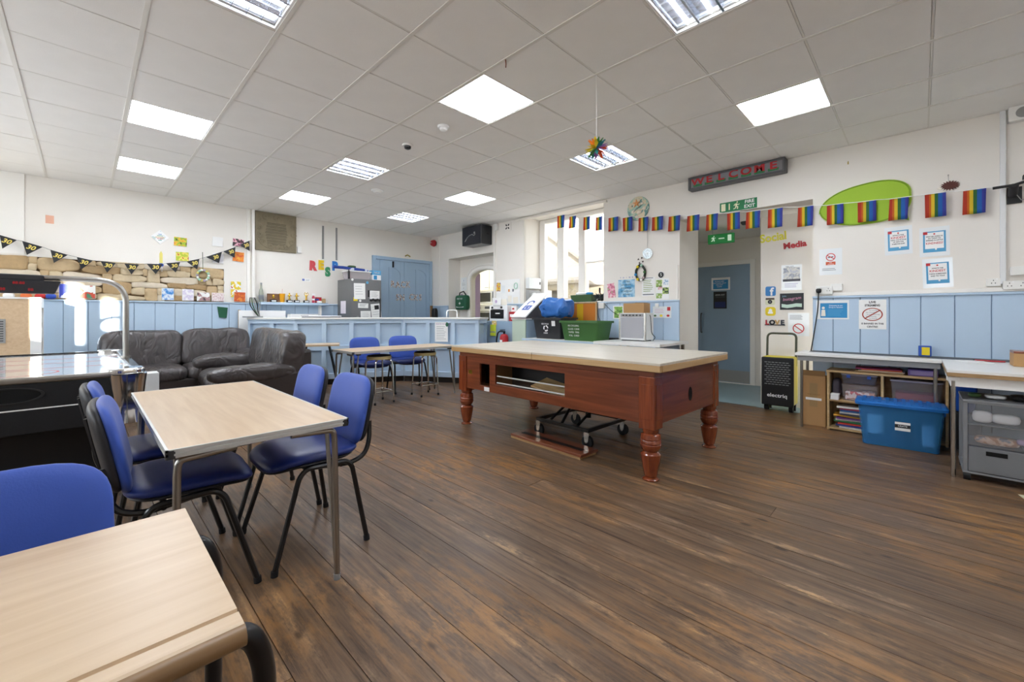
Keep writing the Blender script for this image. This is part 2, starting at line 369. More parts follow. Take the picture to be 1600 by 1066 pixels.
# ---- ceiling: backing, tees, tiles; the lights replace tiles
ce = ob('ceiling', B().box(XL, YB, ZC+.03, XR, YF, ZC+.1), 'grid_white', kind='structure')
GX, GY, GS = 2.051, 1.742, .6
LED = [(-3, 5), (-3, 8), (0, 1), (3, -2), (0, 8), (3, 5), (-3, -2), (0, -5)]
LOU = [(-3, 1), (0, -2), (0, 5), (3, 1), (3, 8), (3, -5)]
full = B().box(.008, .008, -.002, GS-.008, GS-.008, .01).mesh('tile')
for i in range(-9, 6):
    x0, x1 = max(XL, GX+GS*i), min(XR, GX+GS*(i+1))
    if x1-x0 < .02: continue
    for j in range(-8, 11):
        y0, y1 = max(YB, GY+GS*j), min(YF, GY+GS*(j+1))
        if y1-y0 < .02 or (i, j) in LED or (i, j) in LOU: continue
        if x1-x0 > .59 and y1-y0 > .59: o = ob('ceiling_tile', full, 'tile_white', ce, loc=(x0, y0, ZC))
        else: o = ob('ceiling_tile', B().box(.006, .006, -.002, x1-x0-.006, y1-y0-.006, .01), 'tile_white', ce, loc=(x0, y0, ZC))
        o.rotation_euler = (random.uniform(-.003, .003), random.uniform(-.003, .003), 0)
for i in range(-8, 6): ob('main_runner', B().box(GX+GS*i-.012, YB, ZC-.006, GX+GS*i+.012, YF, ZC+.02), 'grid_white', ce)
for j in range(-7, 11): ob('cross_tee', B().box(XL, GY+GS*j-.006, ZC-.001, XR, GY+GS*j+.006, ZC+.018), 'grid_white', ce)
for n, b in (('edge_angle', B().box(XR-.02, YB, ZC-.005, XR, YF, ZC)), ('edge_angle', B().box(XL, YF-.02, ZC-.005, XR-.02, YF, ZC))): ob(n, b, 'grid_white', ce)
mat('led', '#f0f6ff', .5, emit=LED_POWER); mat('tube_glow', '#f4f8ff', .4, emit=LOUVRE_POWER*3); mat('louvre', '#e8edf6', .12, .9)
PLACE_L = {(-3, 5): 'above the air hockey table', (-3, 8): 'above the stone patch of the far wall', (0, 1): 'largest in view, between the folding table and pool table',
    (3, -2): 'nearest the welcome box', (0, 8): 'nearest the inscribed stone tablet', (3, 5): 'nearest the black loudspeaker', (-3, -2): 'behind the camera', (0, -5): 'behind the camera beside the desks'}
for (i, j) in LED:
    x0, y0 = GX+GS*i+.012, GY+GS*j+.006; s = GS-.024
    t = thing('led_ceiling_panel', 'square glowing white ceiling panel '+PLACE_L[i, j], 'ceiling light', (x0, y0, ZC), group='glowing square ceiling panels')
    ob('panel_frame', B().cells([0, .012, s-.012, s], [0, .008, s-.002, s+.006], [(.012, s-.012, .008, s-.002)], -.002, .012), 'white', t)
    ob('diffuser', B().box(.012, .008, .004, s-.012, s-.002, .010), 'led', t)
PLACE_U = {(-3, 1): 'cut by the top picture edge above the beech folding table', (0, -2): 'cut by the top picture edge between two glowing panels', (0, 5): 'between the round detectors and the counter',
    (3, 1): 'behind the hanging garland pompom', (3, 8): 'above the blue double doors', (3, -5): 'behind the camera'}
for (i, j) in LOU:
    x0, y0 = GX+GS*i+.012, GY+GS*j+.006; s = GS-.024
    t = thing('louvre_ceiling_light', 'silver louvre ceiling light '+PLACE_U[i, j], 'ceiling light', (x0, y0, ZC), group='louvre ceiling lights')
    ob('light_frame', B().cells([0, .014, s-.014, s], [0, .010, s-.004, s+.006], [(.014, s-.014, .010, s-.004)], -.003, .012), 'white', t)
    ob('reflector_tray', B().box(.014, .01, .026, s-.014, s-.004, .029), 'louvre', t)
    for k in range(4):
        yy = .075+k*.14; ob('tube', B().cyl((.03, yy, .017), (s-.03, yy, .017), .007, n=8), 'tube_glow', t, smooth=True)
    for k in range(1, 4):
        yy = .006+k*.1425; ob('louvre_blade', B().loft([[(.014, yy-.006, -.002), (s-.014, yy-.006, -.002), (s-.014, yy+.006, -.002), (.014, yy+.006, -.002)], [(.014, yy-.001, .024), (s-.014, yy-.001, .024), (s-.014, yy+.001, .024), (.014, yy+.001, .024)]]), 'louvre', t)
    for k in range(1, 7):
        xx = .014+k*(s-.028)/7; ob('cross_blade', B().box(xx-.0012, .01, .0, xx+.0012, s-.004, .024), 'louvre', t)
# ---- far wall with its patch of bare stone
SX0, SX1, SZ0, SZ1 = -1.3, 1.585, 1.385, 1.93
wf = ob('wall_far', B().cells([XL, SX0, SX1, XR+.3], [0, SZ0, SZ1, ZC+.05], [(SX0, SX1, SZ0, SZ1)], -.3, 0), 'cream', T=FF(0, 0), kind='structure')
ob('mortar_bed', B().box(SX0, SZ0, -.1, SX1, SZ1, -.045), 'mortar', wf)
rows = [(1.385, 1.47), (1.47, 1.575), (1.575, 1.655), (1.655, 1.755), (1.755, 1.85), (1.85, 1.93)]
sm = ['stone_a', 'stone_b', 'stone_c', 'stone_d', 'stone_b', 'stone_a']
taken = {k: [] for k in range(8)}
for ri, (z0, z1) in enumerate(rows):
    x = SX0
    while x < SX1-.02:
        blk = [q for q in taken[ri] if q[0] <= x+.001 < q[1]]
        if blk: x = blk[0][1]; continue
        x1 = min([SX1, x+random.choice((.09, .15, .2, .26, .34, .44))*random.uniform(.85, 1.2)]+[q[0] for q in taken[ri] if q[0] > x])
        if 0 < SX1-x1 < .08: x1 = SX1
        zt = z1
        if ri < 5 and x1-x > .12 and random.random() < .22: zt = rows[ri+1][1]; taken[ri+1].append((x, x1))
        w, h = x1-x, zt-z0
        b = B(); b.sell((0, 0, 0), (w+.016, h+.014, random.uniform(.09, .12)), random.uniform(.4, .6), .38, 20, 10)
        sd = Vector((random.random()*50, random.random()*50, 3)); tw = random.uniform(-.35, .35)
        for v in b.bm.verts:
            v.co.y += tw*v.co.x*(v.co.y/h)*.5; q = v.co*7+sd
            v.co += Vector((noise.noise(q)*.026, noise.noise(q+Vector((20, 0, 0)))*.022, noise.noise(v.co*14+sd*3)*.026))
            v.co.x = max(-w/2-.004, min(w/2+.004, v.co.x)); v.co.y = max(z0-SZ0+0 and -h/2-.006 or -h/2, min(h/2+(.006 if zt < SZ1-.01 else 0), v.co.y))
        ob('stone', b, random.choice(sm), wf, smooth=True, ang=60, loc=(x+w/2, (z0+zt)/2, -.045+random.uniform(-.012, .008)), rot=(0, 0, random.uniform(-.07, .07) if w < .3 and 0 < ri < 5 else 0))
        x = x1
ob('trim_2', B().box(XL, 1.95, 0, -.538, ZC, .012), 'white_paint', T=FF(0, 0), kind='structure')
# ---- right wall: door niche, window, kitchen niche
R_HOLES = [(-2.364, -.86, -1, 2.47), (-5.24, -3.57, 1.36, 2.972), (-7.585, -6.09, -1, 2.42)]
us = [-(YF+.3), 2.6]+[u for h in R_HOLES for u in h[:2]]
wr = ob('wall_right', B().cells(us, [0, 1.36, 2.42, 2.47, 2.972, ZC+.05], R_HOLES, -.45, 0), 'cream', T=FR(0, 0), kind='structure')
ob('wall_niche_side', B().box(6.08, 2.364, 0, 6.29, 2.6, 2.5), 'cream', kind='structure')
ob('wall_niche_back', B().box(6.25, .5, 0, 6.35, 1.53, 2.6), 'cream', kind='structure')
ob('ceiling_corridor', B().box(6.08, .6, 2.47, 7.9, 3.7, 2.55), 'cream', kind='structure')
ob('wall_corridor', B().cells([-3.7, -2.98, -2.02, -1.3], [0, 2.06, 2.55], [(-2.98, -2.02, -1, 2.06)], -.12, 0), 'cream', T=FR(0, 0, 7.72), kind='structure')
ob('wall_corridor_side', B().box(6.35, 1.35, 0, 7.8, 1.45, 2.55), 'cream', kind='structure')
ob('wall_corridor_end', B().box(6.29, 3.5, 0, 7.8, 3.6, 2.55), 'cream', kind='structure')
d3 = thing('door_1', 'blue corridor door with pull handle and two notices, seen through the doorway', 'door', T=FR(0, 0, 7.72), kind='structure')
ob('door_leaf', B().box(-2.94, .008, -.06, -2.045, 2.035, -.015), 'dull_blue', d3, bevel=.003)
for nm, bx in (('door_frame', (-2.045, 0, -.08, -1.967, 2.105, .02)), ('door_frame', (-3.02, 0, -.08, -2.94, 2.105, .02)), ('door_head', (-2.94, 2.035, -.08, -2.045, 2.105, .02))): ob(nm, B().box(*bx), 'white_paint', d3, bevel=.004)
ob('kick_plate', B().box(-2.92, .02, -.016, -2.06, .22, -.012), 'grey', d3)
ob('threshold_bar', B().box(-2.94, 0, -.07, -2.045, .012, .03), 'white_paint', d3)
ob('door_light_blocker', B().box(7.86, 1.3, -.05, 7.9, 3.7, 2.55), 'cream', kind='structure')  # unseen box added to stop light leaking under the door
ob('pull_handle', B().tube(fillet([(-2.84, .86, -.012), (-2.84, .86, .03), (-2.84, 1.2, .03), (-2.84, 1.2, -.012)], .03), .010), 'dark_steel', d3, smooth=True)
nb = sheet('door_notice', 'blue and white notice taped to the corridor door', 'notice', FR(2.52, 1.72, 7.735), .31, .22)
rect(nb, 'print', 0, -.01, .25, .16, 'print_blue', .0025)
for k, (s_, z_) in enumerate((('PLEASE KEEP', .04), ('THIS DOOR SHUT', .01), ('FIRE EXIT', -.02), ('CLEAR', -.05))): text(s_, .028, 'text_white', nb, -.02, z_, .003)
nb = sheet('door_poster', 'small black poster under the blue notice on the corridor door', 'poster', FR(2.53, 1.435, 7.735), .22, .30, 'black')
text('LOOK OUT', .03, 'text_white', nb, 0, .09, .0026); text('FOR EACH OTHER', .018, 'text_grey', nb, 0, .055, .0026)
rect(nb, 'print', 0, -.08, .18, .1, mat('print_navy', '#1b2a66', .5, var=.5, vscale=30), .0025)
# skirting
ob('baseboard_right', B().box(XR-.016, -2.6, 0, XR, .86, .12).box(XR-.016, 2.364, 0, XR, 6.09, .12), 'blue_paint', kind='structure')
ob('baseboard_far', B().box(XL, YF-.016, 0, 4.15, YF, .12), 'blue_paint', kind='structure')
# ---- painted boarding (dado) with grooves
def dado(name, T, u0, u1, step, first, z0=.12, z1=1.36, t=.014):
    p = ob(name, B().box(u0, z1, 0, u1, z1+.022, .034), 'blue_paint', T=T, kind='structure', bevel=.004)
    cuts = [u0]; g = first
    while g < u1-.03:
        if g > u0+.03: cuts.append(g)
        g += step
    cuts.append(u1)
    for a, b in zip(cuts, cuts[1:]):
        pr = [(a+.0025, 0), (b-.0025, 0), (b-.0025, t-.004), (b-.0065, t), (a+.0065, t), (a+.0025, t-.004)]
        ob('dado_board', B().loft([[(u, z0, w) for u, w in pr], [(u, z1, w) for u, w in pr]]), 'blue_paint', p)
    ob('dado_backing', B().box(u0, z0, 0, u1, z1, .003), mat('dado_gap', '#6f8aa8', .6), p)
dado('trim_3', FF(0, 0), XL, 2.05, .2317, -.201-.2317*12)
dado('trim_4', FF(0, 0), 2.05, 4.15, .2317, 2.2)
dado('trim_5', FR(0, 0), -.86, 2.6, .228, -.677)
dado('trim_6', FR(0, 0), -3.57, -2.364, .228, -3.5)
dado('trim_7', FR(0, 0), -5.24, -3.57, .228, -5.1)
dado('trim_8', FR(0, 0), -6.09, -5.24, .3, -5.9)
dado('trim_9', FR(0, 0), -8.25, -7.585, .3, -7.9)
ob('trim_10', B().box(-.79, 1.383, 0, 2.6, 1.42, .022), 'white_paint', T=FR(0, 0), kind='structure', bevel=.004)
# ---- window in the right wall
w1 = thing('window_1', 'tall three-light window with white stone mullions, its view blown out by daylight', 'window', T=FR(0, 0, 6.06), kind='structure')
for nm, bx in (('window_jamb', (-5.24, 1.36, -.05, -5.11, 2.97, .04)), ('window_jamb', (-3.66, 1.36, -.05, -3.57, 2.97, .04)), ('window_head', (-5.11, 2.89, -.05, -3.66, 2.97, .04)), ('window_bottom_rail', (-5.11, 1.36, -.05, -3.66, 1.45, .04)),
    ('mullion', (-4.79, 1.45, -.07, -4.64, 2.89, .07)), ('mullion', (-4.315, 1.45, -.07, -4.18, 2.89, .07)), ('transom', (-4.18, 2.07, -.04, -3.66, 2.10, .03))): ob(nm, B().box(*bx), 'white_paint', w1, bevel=.012)
glass('window_glass', '#ffffff', .06)
for a, b, c, d in ((-5.11, -4.79, 1.45, 2.89), (-4.64, -4.315, 1.45, 2.89), (-4.18, -3.66, 1.45, 2.07), (-4.18, -3.66, 2.1, 2.89)): ob('pane', B().box(a, c, -.004, b, d, .0), 'window_glass', w1)
ob('window_sill', B().box(-5.3, 1.355, -.02, -3.52, 1.385, .46), 'white_paint', w1, bevel=.006)
ob('curtain_rail', B().box(5.59, 3.5, 2.925, XR, 5.45, 2.965), 'cream', label='cream curtain rail fixed along the top of the window', cat='curtain rail', bevel=.004)
# ---- kitchen niche, arch and what shows through it
n = 20; hw = .475; uc = -6.725
arch = [(uc-hw*math.cos(PI*k/n), 1.93+.22*math.sin(PI*k/n)**.8) for k in range(n+1)]
poly = [(-7.585, 0), (uc-hw, 0)]+arch+[(uc+hw, 0), (-6.09, 0), (-6.09, 2.42), (-7.585, 2.42)]
aw = ob('wall_kitchen_arch', B().prism(poly, -.13, 0), 'cream', T=FR(0, 0, 5.95), kind='structure')
apath = [(uc-hw-.03, 0, .0)]+[(uc-(hw+.03)*math.cos(PI*k/n), 1.93+.25*math.sin(PI*k/n)**.8, .0) for k in range(n+1)]+[(uc+hw+.03, 0, .0)]
ob('arch_moulding', B().tube(apath, .045, 8), 'white_paint', aw, smooth=True)
ob('arch_moulding', B().tube([(p[0]+(-.07 if p[0] < uc else .07), p[1]+(.07 if p[1] > .1 else 0), p[2]) for p in apath], .02, 8), 'white_paint', aw, smooth=True)
ob('wall_kitchen_reveal', B().box(6.085, 7.195, 0, 6.22, 7.27, 2.1), 'lilac', kind='structure')
ob('wall_kitchen', B().box(8.1, 7.75, 0, 8.2, 9.5, 2.6), mat('kitchen_cream', '#efe4c2', .6), kind='structure')
ob('wall_kitchen_left', B().box(6.08, 9.4, 0, 8.1, 9.5, 2.6), 'kitchen_cream', kind='structure')
ob('wall_kitchen_end', B().prism([(6.085, 5.9), (8.2, 7.85), (8.2, 7.75), (6.085, 5.8)], 0, 2.6), 'kitchen_cream', kind='structure')
ob('ceiling_kitchen', B().prism([(6.085, 5.905), (8.2, 7.855), (8.2, 9.5), (6.085, 9.5)], 2.5, 2.6), 'white_paint', kind='structure')
ob('floor_kitchen', B().box(5.63, 6.09, -.05, 6.085, 7.585, -.0005).prism([(6.085, 5.9), (8.2, 7.85), (8.2, 9.5), (6.085, 9.5)], -.05, -.0005), 'vinyl', kind='structure')
kl = thing('kitchen_fill_panel', 'glowing ceiling panel inside the kitchen', 'ceiling light', (6.7, 7.7, 2.499))
ob('panel_frame', B().cells([0, .02, .58, .6], [0, .02, .58, .6], [(.02, .58, .02, .58)], -.02, 0), 'white', kl)
ob('diffuser', B().box(.02, .02, -.012, .58, .58, -.008), mat('kitchen_fill_glow', '#ffffff', .5, emit=4.0), kl)  # glow added out of view to light the kitchen
kt = thing('kitchen_oven_tower', 'cream kitchen tower seen through the arch, with oven below and cupboard above', 'kitchen unit', T=FR(0, 0, 7.45))
mat('cupboard', '#efe7cf', .35)
for nm, bx, m_ in (('carcass', (-8.75, .0, -.6, -7.7, 2.4, 0), 'cupboard'), ('cupboard_door', (-8.73, 1.84, 0, -8.24, 2.38, .02), 'cupboard'), ('cupboard_door', (-8.22, 1.84, 0, -7.72, 2.38, .02), 'cupboard'),
    ('oven_fascia', (-8.7, 1.28, 0, -7.75, 1.44, .025), 'steel'), ('oven_door', (-8.7, .7, 0, -7.75, 1.27, .03), 'black_gloss'), ('oven_handle', (-8.6, 1.235, .03, -7.85, 1.255, .06), 'steel'), ('oven_clock', (-8.4, 1.33, .025, -8.1, 1.4, .028), 'black')): ob(nm, B().box(*bx), m_, kt, bevel=.003)
for xx in (-8.6, -7.88): ob('oven_knob', B().cyl((xx, 1.36, .025), (xx, 1.36, .05), .025), 'steel', kt, smooth=True)
for xx in (-8.32, -8.14): ob('cupboard_handle', B().tube(fillet([(xx-.06, 1.9, .02), (xx-.06, 1.9, .045), (xx+.06, 1.9, .045), (xx+.06, 1.9, .02)], .015), .005, 6), 'steel', kt, smooth=True)
mw = thing('microwave', 'steel microwave with dark door in the kitchen tower', 'microwave', T=FR(0, 0, 7.45))
ob('casing', B().box(-8.68, 1.48, .001, -7.78, 1.80, .06), 'steel', mw, bevel=.006)
ob('door_glass', B().box(-8.64, 1.52, .06, -8.14, 1.76, .066), 'black_gloss', mw); ob('control_panel', B().box(-8.06, 1.5, .06, -7.82, 1.78, .066), 'dark_steel', mw)
ob('handle', B().tube([(-8.1, 1.52, .085), (-8.1, 1.76, .085)], .008), 'chrome', mw, smooth=True)
# ---- rest of the room, out of the picture
ob('wall_back', B().box(XL, YB-.12, 0, XR+.45, YB, ZC+.05), 'cream', kind='structure')
LT = Matrix(((0, 0, 1, XL), (1, 0, 0, 0), (0, 1, 0, 0), (0, 0, 0, 1)))
SLOTS = [(-.595, -.125, 1.70, 2.50), (-1.62, -1.19, 1.97, 2.41)]
LWH = [(-2.3, .2, .9, 2.85), (1.9, 3.4, .9, 2.85), (4.2, 6.8, .9, 2.85)]
wl = ob('wall_left', B().cells([YB, YF]+[u for h in LWH for u in h[:2]], [0, .9, 2.85, ZC+.05], LWH, -.15, 0), 'cream', T=LT, kind='structure')
w2 = ob('window_2', B().cells([-2.32, .22]+[u for s_ in SLOTS for u in s_[:2]], [.88, 2.87]+[v for s_ in SLOTS for v in s_[2:]], SLOTS, .001, .015), 'white_paint', T=LT, kind='structure')  # unseen slotted sheet, added to shape the sun patches on the far wall
LWH = LWH[1:]
for k, h in enumerate(LWH):
    w3 = thing('window_%d' % (k+3), 'window in the wall outside the picture', 'window', T=Matrix(((0, 0, 1, XL-.1), (1, 0, 0, 0), (0, 1, 0, 0), (0, 0, 0, 1))), kind='structure')
    for a in (h[0], (h[0]+h[1])/2-.04, h[1]-.08): ob('window_frame', B().box(a, h[2], -.03, a+.08, h[3], .03), 'white_paint', w3)
    for a in ((h[0]+.08, (h[0]+h[1])/2-.04), ((h[0]+h[1])/2+.04, h[1]-.08)): ob('pane', B().box(a[0], h[2], -.003, a[1], h[3], 0), 'window_glass', w3)
# ---- outside the window
mat('out_stone', '#8a8070', .95, var=.35, vscale=5, bump=.8, bscale=8); mat('out_roof', '#7d7468', .95, var=.35, vscale=7, bump=.8, bscale=10)
nb = thing('neighbouring_building', 'stone house with a sloping tiled roof and white doorway, hazy outside the window', 'building', T=FR(0, 0, 10.0))
ob('gable_wall', B().prism([(-13, -1.5), (-5.6, -1.5), (-5.6, 1.7), (-10, 4.8), (-13, 4.8)], -3, 0), 'out_stone', nb)
ob('roof', B().loft([[(-5.4, 1.56, .06), (-5.4, 1.56, -3), (-10.1, 4.87, -3), (-10.1, 4.87, .06)], [(-5.4, 1.66, .06), (-5.4, 1.66, -3), (-10.1, 4.97, -3), (-10.1, 4.97, .06)]]), 'out_roof', nb)
ob('lean_to_roof', B().loft([[(-9.6, 2.0, 0), (-6.3, 2.0, 0), (-6.3, 2.0, 1.2), (-9.6, 2.0, 1.2)], [(-9.6, 2.63, 0), (-6.3, 2.63, 0), (-6.3, 2.08, 1.2), (-9.6, 2.08, 1.2)]]), 'out_roof', nb)
ob('porch_wall', B().cells([-9.5, -8.5, -7.8, -7.45, -6.9, -6.5], [-1.5, .9, 1.85, 1.999], [(-8.5, -7.8, .9, 1.85), (-7.45, -6.9, -2, 1.85)], .9, 1.1), 'out_stone', nb)
for a, b, c, d in ((-8.52, -8.44, .9, 1.85), (-7.86, -7.78, .9, 1.85), (-7.47, -7.38, -1.5, 1.85), (-6.97, -6.88, -1.5, 1.85)): ob('white_frame', B().box(a, c, 1.0, b, d, 1.14), 'white', nb)
ob('ground_outside', B().box(6.5, -20, -1.6, 40, 40, -1.5), mat('yard', '#a9a296', .9), kind='structure')
# ================================================================ large furniture
# ---- stacking chairs (local frame: the chair faces +x)
def make_chair():
    t = thing('stacking_chair', 'chair', 'chair')
    for s in (-1, 1):
        p = fillet([(.215, s*.268, .012), (.10, s*.238, .405), (.065, s*.235, .437), (-.125, s*.235, .43), (-.155, s*.236, .40), (-.22, s*.268, .012)], .05, 4)
        ob('leg_frame', B().tube(p, .0125, 8, flat=1.0), 'frame_black', t, smooth=True)
        q = fillet([(.02, s*.215, .43), (-.16, s*.215, .405), (-.235, s*.212, .43), (-.265, s*.205, .50), (-.272, s*.19, .60)], .06, 4)
        ob('back_stem', B().tube(q, .0125, 8), 'frame_black', t, smooth=True)
        for xx in (.215, -.22): ob('foot_cap', B().cyl((xx, s*.268, 0), (xx-.002*(1 if xx > 0 else -1), s*.2665, .025), .0155, n=10), 'black_rubber', t, smooth=True)
    ob('cross_bar', B().tube([(.06, -.235, .432), (.06, .235, .432)], .011).tube([(-.10, -.235, .415), (-.10, .235, .415)], .011), 'frame_black', t, smooth=True)
    def sb(p):
        z = p.z - (max(0, p.x-.08)**2)*1.5 + .35*max(0, -p.x-.1)**2 + .12*p.y*p.y
        return Vector((p.x, p.y, .468+z))
    ob('seat', B().pad(.45, .475, .07, 4.2, .3, sb), 'chair_blue_shaded', t, smooth=True, ang=70)  # same blue as the back; shade and dark reflections put into its colour
    ob('seat_shell', B().pad(.43, .465, .03, 3.4, .1, lambda p: sb(p)-Vector((0, 0, .024))), 'shell_black', t, smooth=True)
    bb = lambda off: (lambda p: Vector((-.262-.20*p.y+.38*p.x*p.x+p.z+off, p.x, .655+p.y)))
    ob('backrest', B().pad(.46, .365, .062, 4.4, .3, bb(.012)), 'chair_blue', t, smooth=True, ang=70)
    sh = ob('back_shell', B().pad(.448, .352, .05, 4.4, .15, bb(-.014)), 'shell_black', t, smooth=True)
    for yy in (-.07, 0, .07): ob('rib', B().tube([bb(-.040)(Vector((yy, -.12, 0))), bb(-.042)(Vector((yy, 0, 0))), bb(-.040)(Vector((yy, .12, 0)))], .008, 6), 'shell_black', sh, smooth=True)
    return t
GC = 'blue stacking chairs'
chair = make_chair(); place(chair, (.805, 2.36, 0), PI, 'blue stacking chair between beech table and pool table, the one nearer the camera', GC)
for loc, rz, lb in (((.80, 2.97, 0), PI-.03, 'blue stacking chair between beech table and pool table, the one nearer the sofas'),
    ((.33, 2.385, 0), -.06, 'blue stacking chair with scuffed black back shell, the nearer one beside the air hockey table'),
    ((.305, 2.99, 0), -.02, 'blue stacking chair half hidden behind another, against the air hockey table end'),
    ((-.168, 1.165, 0), -PI/2+.05, 'blue stacking chair tucked behind the front school desk, cut by the picture edge'),
    ((2.93, 5.82, 0), -PI/2-.05, 'blue stacking chair at the far table, the one nearer the leather sofa'),
    ((3.52, 5.80, 0), -PI/2-.22, 'blue stacking chair at the far table, the one nearer the pool table')):
    place(copy_tree(chair), loc, rz, lb, GC)
# ---- folding tables
def folding_table(name, label, x0, x1, y0, y1, h, grain='beech', brace=1):
    cx, cy, w, l = (x0+x1)/2, (y0+y1)/2, x1-x0, y1-y0
    t = thing(name, label, 'table', (cx, cy, 0))
    ob('table_top', B().box(-w/2+.004, -l/2+.004, h-.028, w/2-.004, l/2-.004, h), grain, t, bevel=.001)
    for nm, bx in (('edge_strip', (-w/2, -l/2, w/2, -l/2+.004)), ('edge_strip', (-w/2, l/2-.004, w/2, l/2)), ('edge_strip', (-w/2, -l/2, -w/2+.004, l/2)), ('edge_strip', (w/2-.004, -l/2, w/2, l/2))):
        b = B()
        for k in range(4):
            z = h-.030+k*.0078; o_ = .0022 if k % 2 else 0
            b.box(bx[0]-o_, bx[1]-o_, z, bx[2]+o_, bx[3]+o_, z+.0072)
        ob(nm, b, mat('alu_edge', '#cfcfcc', .42, .45), t)
    for sx in (-1, 1):
        for sy in (-1, 1):
            ob('corner_cap', B().prism(rrect(.03, .03, .01, 3, sx*(w/2-.012), sy*(l/2-.012)), h-.032, h-.003), 'dark_steel', t, smooth=True)
            fx, fy = sx*(w/2-.035), sy*(l/2-.06)
            if w < l: p = [(fx*1.02, fy*1.02, .01), (fx, fy, h-.10), (fx-.005*sx, fy, h-.055), (fx*.35, fy, h-.045)]; q = [(fx*1.02, fy*1.02, .012), (fx*.97, fy-sy*.07, h-.045)]
            else: p = [(fx*1.02, fy*1.02, .01), (fx, fy, h-.10), (fx, fy-.005*sy, h-.055), (fx, fy*.35, h-.045)]; q = [(fx*1.02, fy*1.02, .012), (fx-sx*.07, fy*.97, h-.045)]
            ob('leg', B().tube(fillet(p, .07, 5), .0125, 10), 'steel', t, smooth=True)
            if brace: ob('leg_strut', B().tube(q, .010, 8), 'steel', t, smooth=True)
            ob('leg_bracket', B().cbox((q[1][0], q[1][1], h-.04), (.05, .04, .024)), 'black', t, bevel=.004)
            ob('foot_cap', B().cyl((fx*1.02, fy*1.02, 0), (fx*1.02, fy*1.02, .025), .0145, n=10), 'grey_plastic', t, smooth=True)
    return t
folding_table('folding_table', 'beech folding table with ridged metal edging, blue chairs on both sides', .19, .81, 1.83, 3.345, .72)
folding_table('folding_table', 'beech folding table near the blue counter with two stools under it', 2.27, 3.88, 5.0, 5.62, .72, 'beech_x')
# ---- school desk at the very front
t = thing('school_desk', 'pale beech school desk with pencil groove at the bottom corner of the picture', 'desk', (-.4, .99, 0))
prof = ((.27, .69), (.27, .72), (-.219, .72), (-.221, .715), (-.227, .715), (-.229, .72), (-.257, .72), (-.262, .718), (-.262, .69))
ob('desk_top', B().loft([[(x_, y_, z_) for y_, z_ in prof] for x_ in (-.56, .565)]), 'beech_x', t)
pe = [(-.258+.019*math.cos(a_)*-1, .702+.0165*math.sin(a_)) for a_ in [PI/2-PI*k/10 for k in range(11)]]
ob('front_edge', B().loft([[(x_, y_, z_) for y_, z_ in pe] for x_ in (-.56, .566)]), 'beech_edge', t, smooth=True)
for sx in (-1, 1):
    for yy in (-.20, .19):
        ob('leg', B().tube(fillet([(sx*.47, yy, .672), (sx*.585, yy, .668), (sx*.608, yy, .60), (sx*.608, yy*1.12, .01)], .07, 6), .017, 10), 'frame_black', t, smooth=True)
    ob('side_rail', B().tube([(sx*.50, -.2, .668), (sx*.50, .19, .668)], .016), 'frame_black', t, smooth=True)
ob('under_rail', B().tube([(-.5, .0, .666), (.5, .0, .666)], .014), 'frame_black', t, smooth=True)
# ---- pool table under a board cover
pt = thing('pool_table', 'mahogany pool table with turned legs and cut-out ball returns', 'pool table', (3.375, 2.455, 0), -.03)
HX, HY = .575, 1.125; ZB, ZT = .40, .745
fr = Matrix(((0, 0, -1, -HX), (-1, 0, 0, 0), (0, 1, 0, 0), (0, 0, 0, 1)))      # long side facing the camera: x runs to its right end
holes = [(-.80, -.645, .455, .675), (-.555, .325, .49, .685)]
ob('front_panel', B().cells([-HY+.11, -.80, -.645, -.555, .325, HY-.11], [ZB, .455, .49, .675, .685, ZT], holes, -.02, .004), 'mahogany_x', pt, T=fr, bevel=.004)
ob('back_panel', B().box(HX-.02, -HY+.1, ZB, HX, HY-.1, ZT), 'mahogany', pt)
for s in (-1, 1): ob('end_panel', B().box(-HX+.1, s*HY-.012, ZB, HX-.1, s*HY+.012, ZT), 'mahogany_x', pt)
ob('top_rail', B().box(-HX-.012, -HY-.012, ZT-.01, HX+.012, HY+.012, ZT+.035), 'mahogany', pt, bevel=.008)
ob('cabinet_floor', B().box(-HX+.02, -HY+.05, ZB+.005, HX-.02, HY-.05, ZB+.02), 'cardboard_dark', pt); ob('cabinet_roof', B().box(-HX+.02, -HY+.05, ZT-.03, HX-.02, HY-.05, ZT-.012), 'black', pt)
ob('inner_wall', B().box(-HX+.26, -HY+.1, ZB+.02, -HX+.275, HY-.1, ZT-.03), 'black', pt); ob('inner_divider', B().box(-HX+.02, .59, ZB+.02, -HX+.26, .61, ZT-.03), 'cardboard_dark', pt); ob('inner_post', B().box(-HX+.1, .71, ZB+.02, -HX+.13, .735, ZT-.03), 'shelf_wood', pt)
ob('ball_ramp', B().loft([[(-HX+.03, .10, .52), (-HX+.25, .10, .57), (-HX+.25, -.34, .50), (-HX+.03, -.34, .46)], [(-HX+.03, .10, .53), (-HX+.25, .10, .58), (-HX+.25, -.34, .51), (-HX+.03, -.34, .47)]]), 'shelf_wood', pt)
gl = [(-.55, .50), (.32, .50), (-.55, .565), (.32, .565)]
for k, zz in enumerate((.50, .565)): ob('metal_rail', B().box(-HX+.012, -.32, zz, -HX+.022, .55, zz+.010), 'mdf_white', pt)
ob('return_glass', B().box(-HX+.008, -.32, .495, -HX+.011, .55, .575), 'window_glass', pt)
